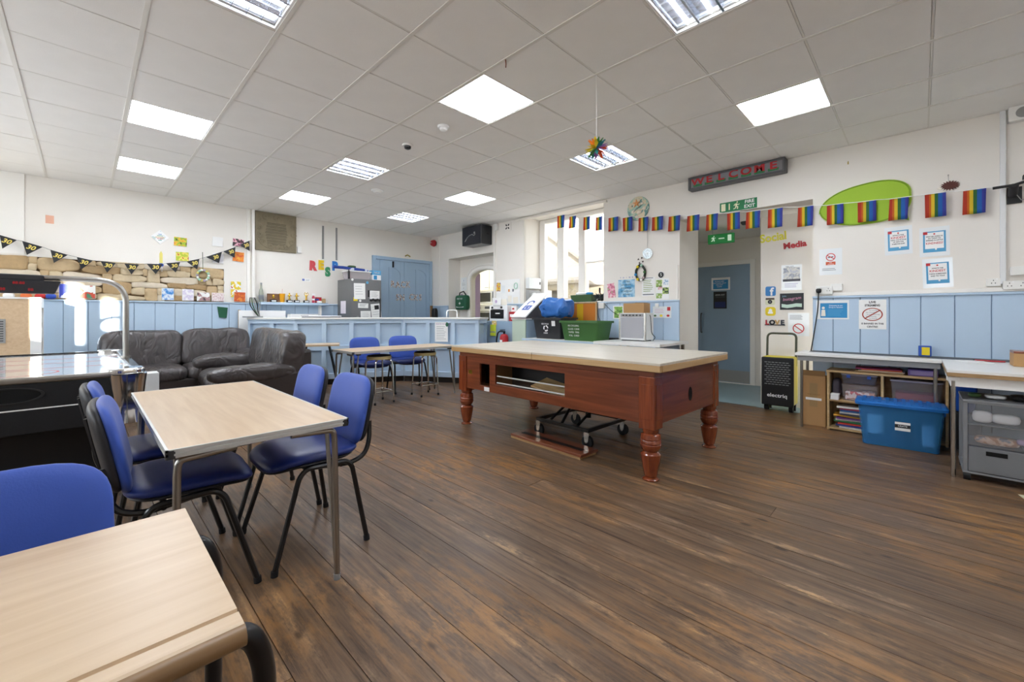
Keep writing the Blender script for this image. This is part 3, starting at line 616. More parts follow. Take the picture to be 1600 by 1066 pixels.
for sx in (-1, 1):
    for sy in (-1, 1):
        cx, cy = sx*(HX-.045), sy*(HY-.045)
        ob('corner_block', B().box(cx-.062, cy-.062, ZB-.035, cx+.062, cy+.062, ZT-.005), 'mahogany_z', pt, bevel=.006)
        b = B()
        for d in ((-1, 0), (1, 0), (0, -1), (0, 1)):
            if d[0]: b.cbox((cx+d[0]*.0635, cy, .56), (.005, .085, .25))
            else: b.cbox((cx, cy+d[1]*.0635, .56), (.085, .005, .25))
        ob('raised_panel', b, 'mahogany_z', pt, bevel=.004)
        prof = [(.0, .0), (.058, .0), (.06, .008), (.035, .022), (.045, .03), (.058, .09), (.068, .15), (.072, .185), (.06, .195), (.05, .205), (.062, .215), (.073, .24), (.074, .255), (.069, .26), (.074, .265), (.073, .285), (.069, .29), (.073, .295), (.068, .325), (.052, .335), (.058, .345), (.060, .37), (.0, .37)]
        ob('leg', B().lathe([(r, z) for r, z in prof], 28, (cx, cy, 0)), 'mahogany_z', pt, smooth=True)
ob('maker_plate', B().box(-HX-.007, .925, .555, -HX-.003, .98, .595), 'gold', pt, bevel=.001); ob('white_sticker', B().box(-HX-.0062, .645, .405, -HX-.003, .725, .445), 'paper', pt)
b = B(); b.prism([(.032*math.cos(2*PI*k/24), .055*math.sin(2*PI*k/24)) for k in range(24)], -.001, .003)
ob('cue_ball_hole', b, 'dark_hole', pt, T=Matrix.Translation((.0, -HY-.012, .55)) @ Matrix.Rotation(PI/2, 4, 'X'))
cv = thing('board_cover', 'pale worn board cover in two halves laid over the pool table', 'table cover', (3.375, 2.465, 0), -.03)
for s in (-1, 1):
    y0, y1 = (0, 1.215) if s > 0 else (-1.215, 0)
    ob('cover_sheet', B().box(-.63, y0+.002, .828, .63, y1-.002, .845), 'ply_top', cv, bevel=.002)
    ob('cover_edge', B().box(-.632, y0+.002, .782, -.60, y1-.002, .8275), 'pine', cv, bevel=.003); ob('cover_edge', B().box(.60, y0+.002, .782, .632, y1-.002, .8275), 'pine', cv, bevel=.003)
    ob('cover_end', B().box(-.598, s*1.2-.016, .782, .598, s*1.2+.016, .8275), 'pine_x', cv, bevel=.003)
# lifting trolley under it
lt = thing('scissor_lift_trolley', 'black steel scissor trolley on castors under the pool table', 'trolley', (3.38, 2.40, 0), -.03)
b = B()
for y_ in (-.30, .30): b.cbox((0, y_, .155), (.62, .03, .03))
for x_ in (-.30, .30): b.cbox((x_, 0, .155), (.03, .6, .03))
ob('base_frame', b, 'frame_black', lt, bevel=.003)
for y_ in (-.16, .16):
    for k, (a, c) in enumerate((((-.26, .17), (.20, .385)), ((.26, .17), (-.20, .385)))):
        ob('scissor_arm', B().tube([(a[0], y_+.02*k, a[1]), (c[0], y_+.02*k, c[1])], .018, 6, flat=.5), 'frame_black', lt)
ob('pivot_bar', B().tube([(0, -.2, .275), (0, .2, .275)], .012).tube([(.2, -.2, .385), (.2, .2, .385)], .012).tube([(-.2, -.2, .385), (-.2, .2, .385)], .012), 'frame_black', lt, smooth=True)
ob('pedal_strut', B().tube([(-.3, .0, .16), (-.1, .02, .33)], .014, 8).cyl((.05, -.05, .17), (.05, -.05, .33), .028), 'frame_black', lt, smooth=True)
for x_ in (-.29, .29):
    for y_ in (-.29, .29):
        w_ = ob('castor', B().cyl((x_-.015, y_, .055), (x_+.015, y_, .055), .055, n=20), 'black_rubber', lt, smooth=True)
        ob('castor_fork', B().prism([(-.018, 0), (.018, 0), (.03, .085), (-.03, .085)], -.002, .002), 'nickel', w_, T=Matrix.Translation((x_-.02, y_, .055)) @ Matrix.Rotation(PI/2, 4, 'Z') @ Matrix.Rotation(PI/2, 4, 'X'))
        ob('castor_hub', B().cyl((x_-.024, y_, .055), (x_+.024, y_, .055), .014, n=10), 'nickel', w_, smooth=True)
pb = thing('loose_pool_table_panel', 'loose mahogany panel with a black slot lying on the floor under the pool table', 'wood panel', (2.925, 2.40, 0), -.06)
ob('panel', B().box(-.115, -.43, .018, .115, .43, .040), 'mahogany', pb, bevel=.003); ob('raw_edge', B().box(-.118, -.42, .0, .10, .42, .018), 'chipboard', pb)
ob('slot_strip', B().box(-.03, -.36, .0402, .02, .37, .0425), 'black', pb)
for y_ in (-.395, .395): ob('screw', B().cyl((0, y_, .04), (0, y_, .043), .008, n=8), 'nickel', pb)
# ---- air hockey table
ah = thing('air_hockey_table', 'black air hockey table with chrome corners and white playing surface', 'games table', (-.325, 5.15, 0))
mat('hockey_black', '#17181b', .5, var=.3, vscale=60, bump=.1, bscale=200); mat('hockey_top', '#e8eaee', .06, coat=.8)
AX, AY = .605, 1.185
ob('apron', B().box(-AX, -AY, .44, AX, AY, .755), 'hockey_black', ah, bevel=.006)
ob('pedestal', B().box(-AX+.1, -AY+.23, .0, AX-.16, AY-.23, .44), 'black', ah)
ob('playing_surface', B().box(-AX+.05, -AY+.05, .755, AX-.05, AY-.05, .778), 'hockey_top', ah)
mat('line_red', '#c9565c', .3)
for y_ in (-.45, 0, .45): ob('red_line', B().box(-AX+.05, y_-.008, .7782, AX-.05, y_+.008, .7786), 'line_red', ah)
b = B(); n = 28
b.loft([[((.2-o)*math.cos(2*PI*k/n), -.75+(.2-o)*math.sin(2*PI*k/n), z) for o, z in ((0, .7782), (0, .7786), (.012, .7786), (.012, .7782))] for k in range(n)], closed=True)
ob('red_circle', b, 'line_red', ah)
for s in (-1, 1):
    ob('side_rail', B().box(s*(AX-.025)-.03, -AY+.15, .755, s*(AX-.025)+.03, AY-.15, .803), 'black_gloss', ah, bevel=.01)
    ob('end_rail', B().box(-AX+.15, s*(AY-.02)-.03, .752, AX-.15, s*(AY-.02)+.03, .79), 'steel' if s < 0 else 'black_gloss', ah, bevel=.012, seg=3)
ob('white_line', B().box(-AX-.001, -AY-.002, .59, AX+.001, -AY+.001, .598), 'white', ah)
for sx in (-1, 1):
    for sy in (-1, 1):
        cx, cy = sx*(AX-.085), sy*(AY-.085)
        ob('corner_casting', B().prism(rrect(.21, .21, .07, 6, cx, cy), .765, .806), 'chrome', ah, smooth=True, bevel=.012, seg=3)
        rng = lambda w_, z_, o_: [(p[0], p[1], z_) for p in rrect(w_, w_, w_*.33, 5, sx*(AX-.075+o_), sy*(AY-.075+o_))]
        ob('corner_leg', B().loft([rng(.21, .765, .0), rng(.195, .70, .0), rng(.18, .62, .0), rng(.175, .56, .0), rng(.185, .49, .0), rng(.205, .43, .0)]), 'chrome', ah, smooth=True)
g = Matrix(((1, 0, 0, 0), (0, 0, -1, -AY), (0, 1, 0, 0), (0, 0, 0, 1)))
go = ob('goal_pocket', B().prism([(.135*math.cos(2*PI*k/28), .038*math.sin(2*PI*k/28)) for k in range(28)], -.002, .003), 'dark_hole', ah, T=g @ Matrix.Translation((-.0, .685, 0)))
ring(go, 'pocket_rim', 0, 0, .15, .015, 'dark_steel', .003, 32, .01, sy=.33)
ob('score_arch', B().tube(fillet([(AX-.03, -.1, .80), (AX-.03, -.1, 1.475), (-AX+.03, -.1, 1.475), (-AX+.03, -.1, .80)], .19, 9), .021, 14), 'steel', ah, smooth=True)
for s in (-1, 1): ob('arch_foot', B().cyl((s*(AX-.03), -.1, .80), (s*(AX-.03), -.1, .815), .035), 'steel', ah, smooth=True)
ob('score_unit', B().loft([[(-.24, -.13, 1.345), (.155, -.13, 1.345), (.155, -.07, 1.345), (-.24, -.07, 1.345)], [(-.28, -.145, 1.45), (.19, -.145, 1.45), (.19, -.055, 1.45), (-.28, -.055, 1.45)]]), 'shell_black', ah, bevel=.008)
ob('score_cap', B().box(-.16, -.14, 1.448, .10, -.06, 1.492), 'shell_black', ah, bevel=.01)
mat('led_red', '#b01218', .4, emit=.25)
sT = Matrix.Translation((0, -.142, 0)) @ Matrix.Rotation(PI/2-.12, 4, 'X')
for s_, x_, z_, sz in (('88:88', -.03, 1.425, .028), ('88', -.11, 1.375, .03), ('88', .03, 1.375, .03)):
    o = text(s_, sz, 'led_red', ah, name='score_digits'); o.matrix_local = Matrix.Translation((x_, -.1465+(1.45-z_)*.142, z_)) @ Matrix.Rotation(PI/2, 4, 'X')
# ---- leather sofas (local frame: front towards -y)
def puff(name, c, d, m, par, e=.35, e2=.5, amp=.012, rot=None, fr_=5.0):
    b = B(); b.sell((0, 0, 0), d, e, e2, 36, 20); sd = Vector((random.random()*90, random.random()*90, 5))
    for v in b.bm.verts:
        q = v.co*fr_+sd; v.co += Vector((noise.noise(q), noise.noise(q+Vector((31, 0, 0))), noise.noise(q+Vector((0, 47, 0)))))*amp
    return ob(name, b, m, par, smooth=True, ang=80, loc=c, rot=rot)
def sofa(label, Wd, D, loc, rz, n=2, arm=.24, back=.95):
    t = thing('leather_sofa', label, 'sofa', loc, rz, 'brown leather sofas')
    ob('base', B().box(-Wd/2+.03, -D/2+.06, .06, Wd/2-.03, D/2-.03, .32), 'leather_dark', t, bevel=.02)
    ob('back_frame', B().box(-Wd/2+.05, D/2-.2, .3, Wd/2-.05, D/2-.03, .78), 'leather_dark', t, bevel=.04, seg=3)
    for sx in (-1, 1):
        for sy in (-1, 1): ob('foot', B().cyl((sx*(Wd/2-.1), sy*(D/2-.12), 0), (sx*(Wd/2-.1), sy*(D/2-.12), .07), .03), 'black', t)
        ob('arm_panel', B().box(sx*(Wd/2-.11)-.10, -D/2+.06, .08, sx*(Wd/2-.11)+.10, D/2-.05, .54), 'leather_dark', t, bevel=.03, seg=3)
        puff('armrest', (sx*(Wd/2-.12), -.10, .545), (.27, D-.18, .20), 'leather', t, .5, .7, .02, fr_=6)
    iw = Wd-2*arm; cw = iw/n; bw = (Wd-.06)/n
    for k in range(n):
        puff('seat_cushion', (-iw/2+cw*(k+.5), -.08, .385), (cw+.015, D-.22, .23), 'leather', t, .3, .6, .018, fr_=6)
        puff('back_cushion', (-Wd/2+.03+bw*(k+.5), D/2-.23, back-.27), (bw+.012, .30, .56), 'leather', t, .42, .38, .03, rot=(-.16, 0, 0), fr_=4.5)
    return t
sofa('brown leather two-seat sofa standing against the blue boarded far wall', 1.76, .98, (.97, 7.52, 0), 0)
sofa('brown leather sofa standing end-on in front of the counter, its back to the far table', 1.86, 1.0, (1.43, 6.02, 0), -PI/2-.07, back=.99)
# ---- stools under the far table
def stool(label, loc, rz):
    t = thing('school_stool', label, 'stool', loc, rz, 'chrome-legged stools under the far table')
    ob('seat', B().lathe([(0, .585), (.155, .585), (.16, .59), (.16, .622), (.155, .627), (0, .627)], 28), mat('stool_seat', '#cbbd8a', .5, var=.1), t, smooth=True)
    ob('seat_pad', B().lathe([(0, .626), (.15, .626), (.152, .634), (.13, .64), (0, .64)], 28), 'black_rubber', t, smooth=True)
    for k in range(4):
        a = PI/4+PI/2*k; c, s = math.cos(a), math.sin(a)
        ob('leg', B().tube(fillet([(c*.08, s*.08, .575), (c*.17, s*.17, .57), (c*.195, s*.195, .02)], .05, 4), .011, 8), 'chrome', t, smooth=True)
        ob('foot_cap', B().cyl((c*.196, s*.196, 0), (c*.195, s*.195, .03), .014, n=10), 'black_rubber', t, smooth=True)
    b = B(); P4 = [(math.cos(PI/4+PI/2*k)*.19, math.sin(PI/4+PI/2*k)*.19, .16) for k in range(4)]
    for k in range(4): b.tube([P4[k], P4[(k+1) % 4]], .008, 6)
    ob('foot_ring', b, 'chrome', t, smooth=True)
    return t
stool('round stool with chrome legs under the far table, the one nearer the sofa', (2.74, 5.24, 0), .05)
stool('round stool with chrome legs under the far table, the one nearer the pool table', (3.47, 5.25, 0), -.05)
# ---- small table by the counter
t = thing('side_table', 'small beech table with splayed black legs between sofa back and counter', 'table', (2.50, 6.72, 0), -.4)
ob('table_top', B().prism(rrect(.62, .45, .02, 3), .70, .725), 'beech_x', t)
for sx in (-1, 1):
    for sy in (-1, 1): ob('leg', B().tube([(sx*.16, sy*.14, .70), (sx*.30, sy*.20, .0)], .013, 8), 'frame_black', t, smooth=True)
# ---- wooden cabinet behind the air hockey table
t = thing('wooden_cabinet', 'beech cabinet with white sides behind the air hockey table', 'cabinet', (-.74, 7.62, 0))
ob('front_panel', B().box(-.38, -.20, .05, .30, -.18, 1.36), 'beech', t); ob('top_panel', B().box(-.40, -.21, 1.36, .385, .22, 1.38), 'white_top', t)
for nm, bx, m_ in (('side_post', (.30, -.20, 0, .385, -.165, 1.36), 'mdf_white'), ('side_post', (.36, .17, 0, .385, .22, 1.36), 'mdf_white'), ('side_top', (.36, -.165, 1.26, .385, .17, 1.36), 'mdf_white'), ('inner_panel', (.20, -.17, 0, .215, .2, 1.3), 'blue_paint'), ('inner_post', (.30, .06, 0, .335, .13, 1.26), 'shelf_wood'), ('back_panel', (-.40, .2, 0, .36, .22, 1.36), 'mdf_white'), ('side_panel', (-.40, -.2, 0, -.38, .2, 1.36), 'mdf_white')): ob(nm, B().box(*bx), m_, t)
gr = ob('vent_grille', B().box(-.06, -.208, .86, .12, -.20, 1.13), 'grey', t)
for k in range(9): ob('vent_slat', B().box(-.045, -.211, .88+.027*k, .105, -.207, .89+.027*k), 'dark_steel', gr)
ob('white_box', B().box(-.06, -.12, 0, .06, .12, .48), 'mdf_white', loc=(.56, 6.72, 0), bevel=.004, label='low white box standing between the air hockey table and the far sofa', cat='box')
# ================================================================ right wall, from the kitchen corner to the picture edge
def rod(p0, p1, r=.004, n=6): return B().tube([p0, p1], r, n)
# loudspeaker, alarm, vent, trunking
t = thing('loudspeaker', 'black loudspeaker box hung under the ceiling above the kitchen niche', 'loudspeaker', (5.485, 6.445, 2.575))
ob('cabinet', B().box(-.145, -.295, 0, .145, .295, .37), 'crate_black', t, bevel=.008)
ob('front_grille', B().box(-.151, -.28, .015, -.144, .28, .355), mat('speaker_cloth', '#2d2f36', .85, bump=.2, bscale=300), t, bevel=.003)
b = B(); b.tube([(-.153, .19, .08), (-.153, .12, .15), (-.153, .05, .185), (-.153, -.03, .20)], .012, 6, flat=.5); b.tube([(-.153, -.03, .20), (-.153, -.09, .17), (-.153, -.13, .20)], .008, 6)
ob('white_emblem', b, 'grey', t); b = B(); b.sell((-.153, -.10, .225), (.006, .05, .05), 1, 1, 10, 6); ob('white_emblem', b, 'grey', t)
ob('side_handle', B().cbox((.03, -.297, .2), (.07, .006, .03)), 'black', t); ob('under_plate', B().box(-.12, -.27, -.006, .13, .27, 0), 'grey', t)
t = thing('alarm_bell', 'round red fire alarm sounder in the far corner under the ceiling', 'alarm', T=FR(8.1, 2.83))
ob('dome', B().lathe([(0, .12), (.03, .118), (.06, .10), (.075, .06), (.08, .03), (0, .03)], 20), 'red', t, smooth=True); ob('back_plate', B().lathe([(0, 0), (.06, 0), (.06, .03), (0, .03)], 16), 'black', t, smooth=True)
text('FIRE', .03, 'text_white', t, 0, 0, .121)
t = thing('wall_vent', 'white vent plate with four dark petal openings beside the loudspeaker', 'vent', T=FR(5.71, 2.87))
ob('plate', B().prism(rrect(.2, .16, .01, 3), 0, .006), 'cream', t)
for k in range(4):
    a = PI/4+PI/2*k; o = ob('opening', B().prism([(.025*math.cos(2*PI*i/12), .014*math.sin(2*PI*i/12)) for i in range(12)], .006, .0075), 'dark_hole', t); o.location = (.042*math.cos(a), .042*math.sin(a), 0); o.rotation_euler = (0, 0, a)
for nm, y_, w_, z0, z1, lb, m_ in (('cable_trunking', 6.06, .05, 0, 2.95, 'thin white trunking running up beside the kitchen niche', 'white_paint'), ('cable_trunking', 5.30, .11, 1.38, 2.95, 'broad cream trunking running up beside the window', 'cream'),
    ('cable_trunking', -.528, .035, 1.45, 2.975, 'blue-white trunking running up to the ceiling near the picture edge', 'mdf_white')):
    ob(nm, B().box(XR-.03, y_-w_/2, z0, XR, y_+w_/2, z1), m_, bevel=.003, label=lb, cat='trunking')
ob('cable_trunking', B().box(XR-.02, 7.93, 2.86, XR, 7.945, 2.975).box(XR-.012, 7.93, 1.4, XR, 7.945, 2.86), 'cream', label='thin cable strip running down beside the alarm sounder', cat='trunking')
ob('junction_box', B().prism(rrect(.09, .13, .012, 3), 0, .06), 'socket', T=FR(6.0, 2.90), label='small white junction box next to the petal vent', cat='box', bevel=.004)
t = thing('fuse_board', 'white fuse box on the cream window reveal above the meter', 'fuse box', (5.80, 5.24, 1.66)); ob('casing', B().box(-.165, -.09, 0, .165, 0, .20), 'mdf_white', t, bevel=.006); ob('catch', B().box(.12, -.098, .08, .14, -.09, .13), 'black', t)
t = thing('electric_meter', 'grey meter box under the fuse box on the window reveal', 'meter', (5.80, 5.24, 1.43)); ob('casing', B().box(-.16, -.08, 0, .16, 0, .20), 'grey', t, bevel=.006); ob('meter_window', B().cyl((-.04, -.08, .1), (-.04, -.115, .1), .055), 'mdf_white', t, smooth=True)
# notice board with papers
t = thing('notice_board', 'white wall sheet crowded with small papers left of the window', 'notice board', T=FR(5.74, 1.58))
ob('backing', B().box(-.28, -.27, 0, .36, .27, .008), 'paper', t)
for k, (x_, y_, w_, h_, m_) in enumerate(((-.215, .14, .11, .17, art('flower_card', ['#7a3fa0', '#e8c93a', '#d03a2a', '#f0d860'], 30)), (-.08, .09, .1, .15, 'sleeve'), (.14, .06, .16, .15, 'white'), (.08, .06, .04, .05, 'orange'), (.19, .06, .04, .05, 'text_grey'), (.10, -.1, .1, .12, 'paper_warm'), (.26, -.13, .13, .12, 'paper_warm'), (-.22, -.14, .13, .14, 'white'), (-.23, -.13, .05, .06, 'lilac'), (.28, .14, .07, .1, 'sleeve'))):
    rect(t, 'pinned_paper', x_, y_, w_, h_, m_, .009+.001*k, random.uniform(-.1, .1))
ob('ribbon_loop', B().tube([(.27+.045*math.cos(a), .14+.055*math.sin(a), .022) for a in [2*PI*k/14 for k in range(14)]], .006, 6, closed=True), mat('mint', '#8fc7a8', .5), t, smooth=True)
# kitchen niche: first-aid bag and notice
t = thing('first_aid_bag', 'green first aid bag hanging beside the kitchen arch', 'bag', T=FR(7.37, 1.45, 5.94))
ob('bag_body', B().sell((0, 0, .09), (.40, .33, .16), .3, .5, 28, 12), 'dark_green', t, smooth=True); ob('strap', B().tube([(-.16, .12, .06), (-.12, .22, .07), (0, .25, .06), (.1, .18, .08), (.14, .12, .09)], .014, 6), 'black', t, smooth=True)
text('FIRST AID', .05, 'text_white', t, 0, .08, .171, sx=.9); rect(t, 'cross', 0, -.02, .02, .06, 'text_white', .171); rect(t, 'cross', 0, -.02, .06, .02, 'text_white', .1712); rect(t, 'strip', 0, -.1, .26, .02, 'text_white', .166)
ob('hook_board', B().box(-.17, -.1, 0, -.10, .2, .006), 'lilac', t)
nb = sheet('niche_notice', 'pale notice above the green first aid bag', 'notice', FR(7.44, 1.87, 5.945), .21, .3, 'sleeve'); text('i', .07, 'text_blue', nb, 0, .08, .003); lines(nb, 0, .02, .14, 3, .025, z=.003); text('i', .06, 'text_black', nb, 0, -.09, .003)
# fire extinguisher, little oven and cupboard by the kitchen door
ob('low_shelf', B().box(5.07, 5.0, .0, XR-.02, 5.93, 1.06), 'dull_blue', bevel=.006, label='low blue-grey cupboard between the counter end and the window tables', cat='cupboard')
t = thing('mini_oven', 'small white oven with dark glass door on the low blue cupboard', 'oven', T=FR(5.66, 1.062, 5.33))
ob('casing', B().box(-.24, 0, -.26, .24, .29, 0), 'white', t, bevel=.01); ob('glass_door', B().box(-.20, .045, 0, .155, .21, .012), 'black_gloss', t, bevel=.004); ob('door_handle', B().tube([(-.15, .218, .025), (.1, .218, .025)], .007), 'chrome', t, smooth=True)
ob('door_label', B().box(-.06, .13, .012, .06, .15, .013), 'text_white', t)
for x_ in (-.15, .1): ob('control_knob', B().cyl((x_, .25, 0), (x_, .25, .02), .02), 'dark_steel', t, smooth=True)
t = thing('mini_oven_papers', 'white leaflets with a flower print standing on the small oven', 'leaflets', T=FR(5.62, 1.353, 5.30)); ob('leaflet', B().box(-.16, 0, -.006, .06, .14, 0), 'paper', t); ob('leaflet', B().box(.05, 0, -.03, .2, .11, -.024), 'paper_warm', t); disc(t, 'flower_print', -.06, .07, .03, 'lilac', .001)
t = thing('red_first_aid_pack', 'red and white packet beside the small oven', 'packet', T=FR(5.33, 1.062, 5.36)); ob('pack', B().box(-.07, 0, -.06, .07, .17, 0), 'red', t, bevel=.01); rect(t, 'label', 0, .1, .09, .05, 'white', .001); ob('pack_top', B().box(-.06, .172, -.1, .08, .27, -.04), 'white', t, bevel=.006); rect(t, 'label', 0, .225, .05, .03, 'red', -.039)
t = thing('fire_extinguisher', 'red fire extinguisher with black hose by the counter end', 'extinguisher', (4.975, 5.13, .55))
ob('cylinder', B().lathe([(0, 0), (.07, 0), (.075, .015), (.075, .24), (.06, .28), (.03, .30), (0, .30)], 20), 'red', t, smooth=True); ob('valve', B().cyl((0, 0, .3), (0, 0, .35), .018).cbox((-.02, .02, .365), (.1, .03, .015)).cbox((-.02, .0, .335), (.08, .025, .012)), 'black', t)
ob('hose', B().tube(fillet([(0, .02, .34), (-.02, .13, .34), (-.03, .16, .2), (-.03, .15, .02)], .06, 5), .012, 8), 'black_rubber', t, smooth=True); ob('horn', B().cyl((-.03, .15, .15), (-.03, .15, .002), .018, .032), 'black_rubber', t, smooth=True)
ob('label', B().box(-.077, -.03, .1, -.074, .03, .2), 'paper', t)
ob('extinguisher_shelf', B().box(4.88, 5.0, .52, 5.068, 5.42, .548), 'dull_blue', bevel=.004, label='narrow blue shelf carrying the fire extinguisher', cat='shelf')
ob('shelf_support', B().box(4.92, 5.08, 0, 5.05, 5.38, .519), 'dull_blue', label='blue block under the extinguisher shelf', cat='cupboard')
nb = sheet('hi_vis_vest', 'bright yellow cloth hanging at the counter end', 'vest', FR(5.50, .90, 5.068), .13, .2, mat('hivis', '#d8e23a', .6), t=.02)
rect(nb, 'reflective_band', 0, -.03, .13, .02, 'grey', .0205)
nb = sheet('small_leaflet', 'pale flower leaflet pinned above the yellow cloth', 'leaflet', FR(5.48, 1.03, 5.068), .12, .08, art('leaflet_print', ['#f0ead8', '#e2cf88', '#e8b45a', '#f3efe6'], 40))
# ---- window tables and what stands on them
def plain_table(name, label, x0, x1, y0, y1, z, th, m, edge, legs=True):
    t = thing(name, label, 'table', (0, 0, 0))
    ob('table_top', B().box(x0, y0, z-th, x1, y1, z), m, t, bevel=.004); ob('front_edge', B().box(x0-.004, y0, z-th, x0, y1, z-.001), edge, t)
    if legs:
        for xx in (x0+.06, x1-.05):
            for yy in (y0+.06, y1-.06): ob('leg', B().box(xx-.018, yy-.018, 0, xx+.018, yy+.018, z-th), 'steel', t, bevel=.003)
    return t
plain_table('window_table', 'white-topped table under the window carrying the two recycling crates', 4.88, 5.58, 3.16, 4.62, .80, .03, 'white_top', 'blue_paint')
plain_table('window_table', 'white table with chipped end under the window carrying the silver amplifier', 4.72, 5.58, 2.22, 3.15, .825, .035, 'white_top', 'white')
t = thing('sloping_lid_cabinet', 'narrow pale green cabinet with white sloping lid beside the window tables', 'cabinet', (0, 0, 0))
ob('front_panel', B().box(5.0, 4.66, 0, 5.02, 4.96, 1.10), mat('pale_green', '#b9c9b8', .5), t); ob('body', B().box(5.02, 4.66, 0, 5.5, 4.96, 1.10), 'dull_blue', t); ob('top_panel', B().box(4.99, 4.64, 1.10, 5.51, 4.98, 1.115), 'white_top', t)
ob('side_frame', B().box(5.04, 4.648, .6, 5.48, 4.659, 1.08), 'blue_door', t)
ob('wedge_side', B().loft([[(5.01, y_, 1.115), (5.5, y_, 1.115), (5.5, y_, 1.46)] for y_ in (4.67, 4.95)]), 'grey_box', t)
ld = ob('sloping_lid', B().box(0, -.33, 0, .72, 0, .022), 'white', t, T=Matrix.Translation((4.985, 4.965, 1.125)) @ Matrix.Rotation(-.62, 4, 'Y'), bevel=.004)
ob('blue_sign', B().cells([.20, .23, .30, .33], [-.25, -.22, -.12, -.09], [(.23, .30, -.22, -.12)], .0222, .0235), 'text_blue', ld); ob('blue_sign', B().cells([.24, .255, .275, .29], [-.20, -.14], [], .0222, .0235), 'text_blue', ld)
ob('blue_sign', B().tube(fillet([(.36, -.10, .0228), (.44, -.10, .0228), (.47, -.16, .0228), (.44, -.22, .0228), (.40, -.22, .0228)], .03, 4), .013, 6, flat=.1), 'text_blue', ld)
def crate(name, label, m, x0, x1, y0, y1, z0, z1, tp=.04):
    t = thing(name, label, 'crate', ((x0+x1)/2, (y0+y1)/2, z0)); w, l, h = x1-x0, y1-y0, z1-z0
    rr = lambda w_, l_, z_: [(p[0], p[1], z_) for p in rrect(w_, l_, .03, 3)]
    ob('crate_body', B().loft([rr(w-tp*2, l-tp*2, 0), rr(w, l, h), rr(w-.012, l-.012, h), rr(w-tp*2-.012, l-tp*2-.012, .01)]), m, t, smooth=True)
    b = B(); b.loft([rr(w+.035, l+.035, h-.03), rr(w+.035, l+.035, h), rr(w-.01, l-.01, h), rr(w-.01, l-.01, h-.03)], closed=True); ob('crate_rim', b, m, t, smooth=True)
    return t, w, l, h
t, w, l, h = crate('recycling_crate', 'black recycling crate with white emblem under a blue bag', 'crate_black', 5.0, 5.42, 3.92, 4.50, .801, 1.13)
f = bpy.data.objects.new('emblem', None); COL.objects.link(f); f.parent = t; f.matrix_local = Matrix.Translation((-w/2+.012, .02, h/2)) @ FR(0, 0, 0) @ Matrix.Rotation(.11, 4, 'X')
me_ = B()
for k in range(3):
    a = 2*PI*k/3; me_.tube([(.04*math.cos(a+q), .04*math.sin(a+q), .0) for q in (0, .5, 1.0, 1.5)], .012, 5, flat=.25)
ob('recycling_arrows', me_, 'text_white', f); text('RECYCLE', .035, 'text_white', f, 0, .07, .012); text('PAPER', .03, 'text_white', f, 0, -.075, .01); rect(f, 'sticker', .17, .08, .07, .08, 'paper', .016)
t, w, l, h = crate('recycling_crate', 'green recycling crate with white printed lettering on the window table', 'crate_green', 4.90, 5.30, 3.20, 3.86, .801, 1.09)
f = bpy.data.objects.new('printing', None); COL.objects.link(f); f.parent = t; f.matrix_local = Matrix.Translation((-w/2+.014, .0, h/2)) @ FR(0, 0, 0) @ Matrix.Rotation(.13, 4, 'X')
for k, s_ in enumerate(('RE CYCLING', 'GLASS  CANS', 'PAPER  TINS', 'FOIL  CARD')): text(s_, .034, 'text_white', f, -.08, .075-.048*k, .012)
ob('rubbish', B().sell((0, 0, 0), (.3, .4, .1), .6, .8, 16, 8), art('bin_mix', ['#d8452a', '#e8e2d0', '#c9352a', '#e0b040'], 20), t, loc=(.0, .0, .22), smooth=True)
b = B(); b.sell((0, 0, 0), (.36, .5, .28), .4, .4, 56, 28)
for v in b.bm.verts: q_ = v.co.copy(); v.co += Vector((noise.noise(q_*9), noise.noise(q_*9+Vector((9, 0, 0))), noise.noise(q_*7+Vector((0, 9, 0)))))*.05+Vector((0, 0, 1))*abs(noise.noise(q_*13))*.04
ob('blue_carrier_bag', b, mat('bag_blue', '#3a78c9', .3, var=.25, vscale=8, bump=.5, bscale=14), loc=(5.22, 4.17, 1.275), smooth=True, ang=25, label='crumpled shiny blue carrier bag on top of the black crate', cat='bag')
t = thing('felt_pin_board', 'orange and yellow felt board with wooden frame leaning below the window', 'board', T=FR(4.04, 1.05, 5.56))
for nm, bx in (('frame_rail', (-.42, .305, 0, .40, .33, .02)), ('frame_rail', (-.42, -.2, 0, .40, -.175, .02)), ('frame_stile', (-.42, -.175, 0, -.395, .305, .02)), ('frame_stile', (.375, -.175, 0, .40, .305, .02))): ob(nm, B().box(*bx), 'pine', t, bevel=.003)
for a, b_, m_ in ((-.395, .02, mat('felt_orange', '#c97a2e', .9, bump=.2, bscale=120)), (.02, .14, mat('felt_yellow', '#dcae1e', .9)), (.14, .375, 'felt_orange')): ob('felt_band', B().box(a, -.175, .004, b_, .305, .010), m_, t)
ob('red_strip', B().box(.14, -.06, .0102, .36, -.03, .013), 'red', t)
t = thing('guitar_amplifier', 'silver guitar amplifier with grey cloth front on the white table', 'amplifier', (5.10, 2.79, .826), 0)
ob('cabinet', B().box(0, -.19, .012, .24, .19, .375), 'mdf_white', t, bevel=.008); ob('speaker_cloth', B().box(-.008, -.165, .04, .0, .165, .315), mat('amp_cloth', '#a9a9ae', .8, bump=.3, bscale=300), t, bevel=.003); ob('control_strip', B().box(-.008, -.165, .325, .0, .165, .365), 'grey', t)
for k in range(6): ob('control_knob', B().cyl((-.008, -.125+.05*k, .345), (-.02, -.125+.05*k, .345), .009, n=8), 'black', t, smooth=True)
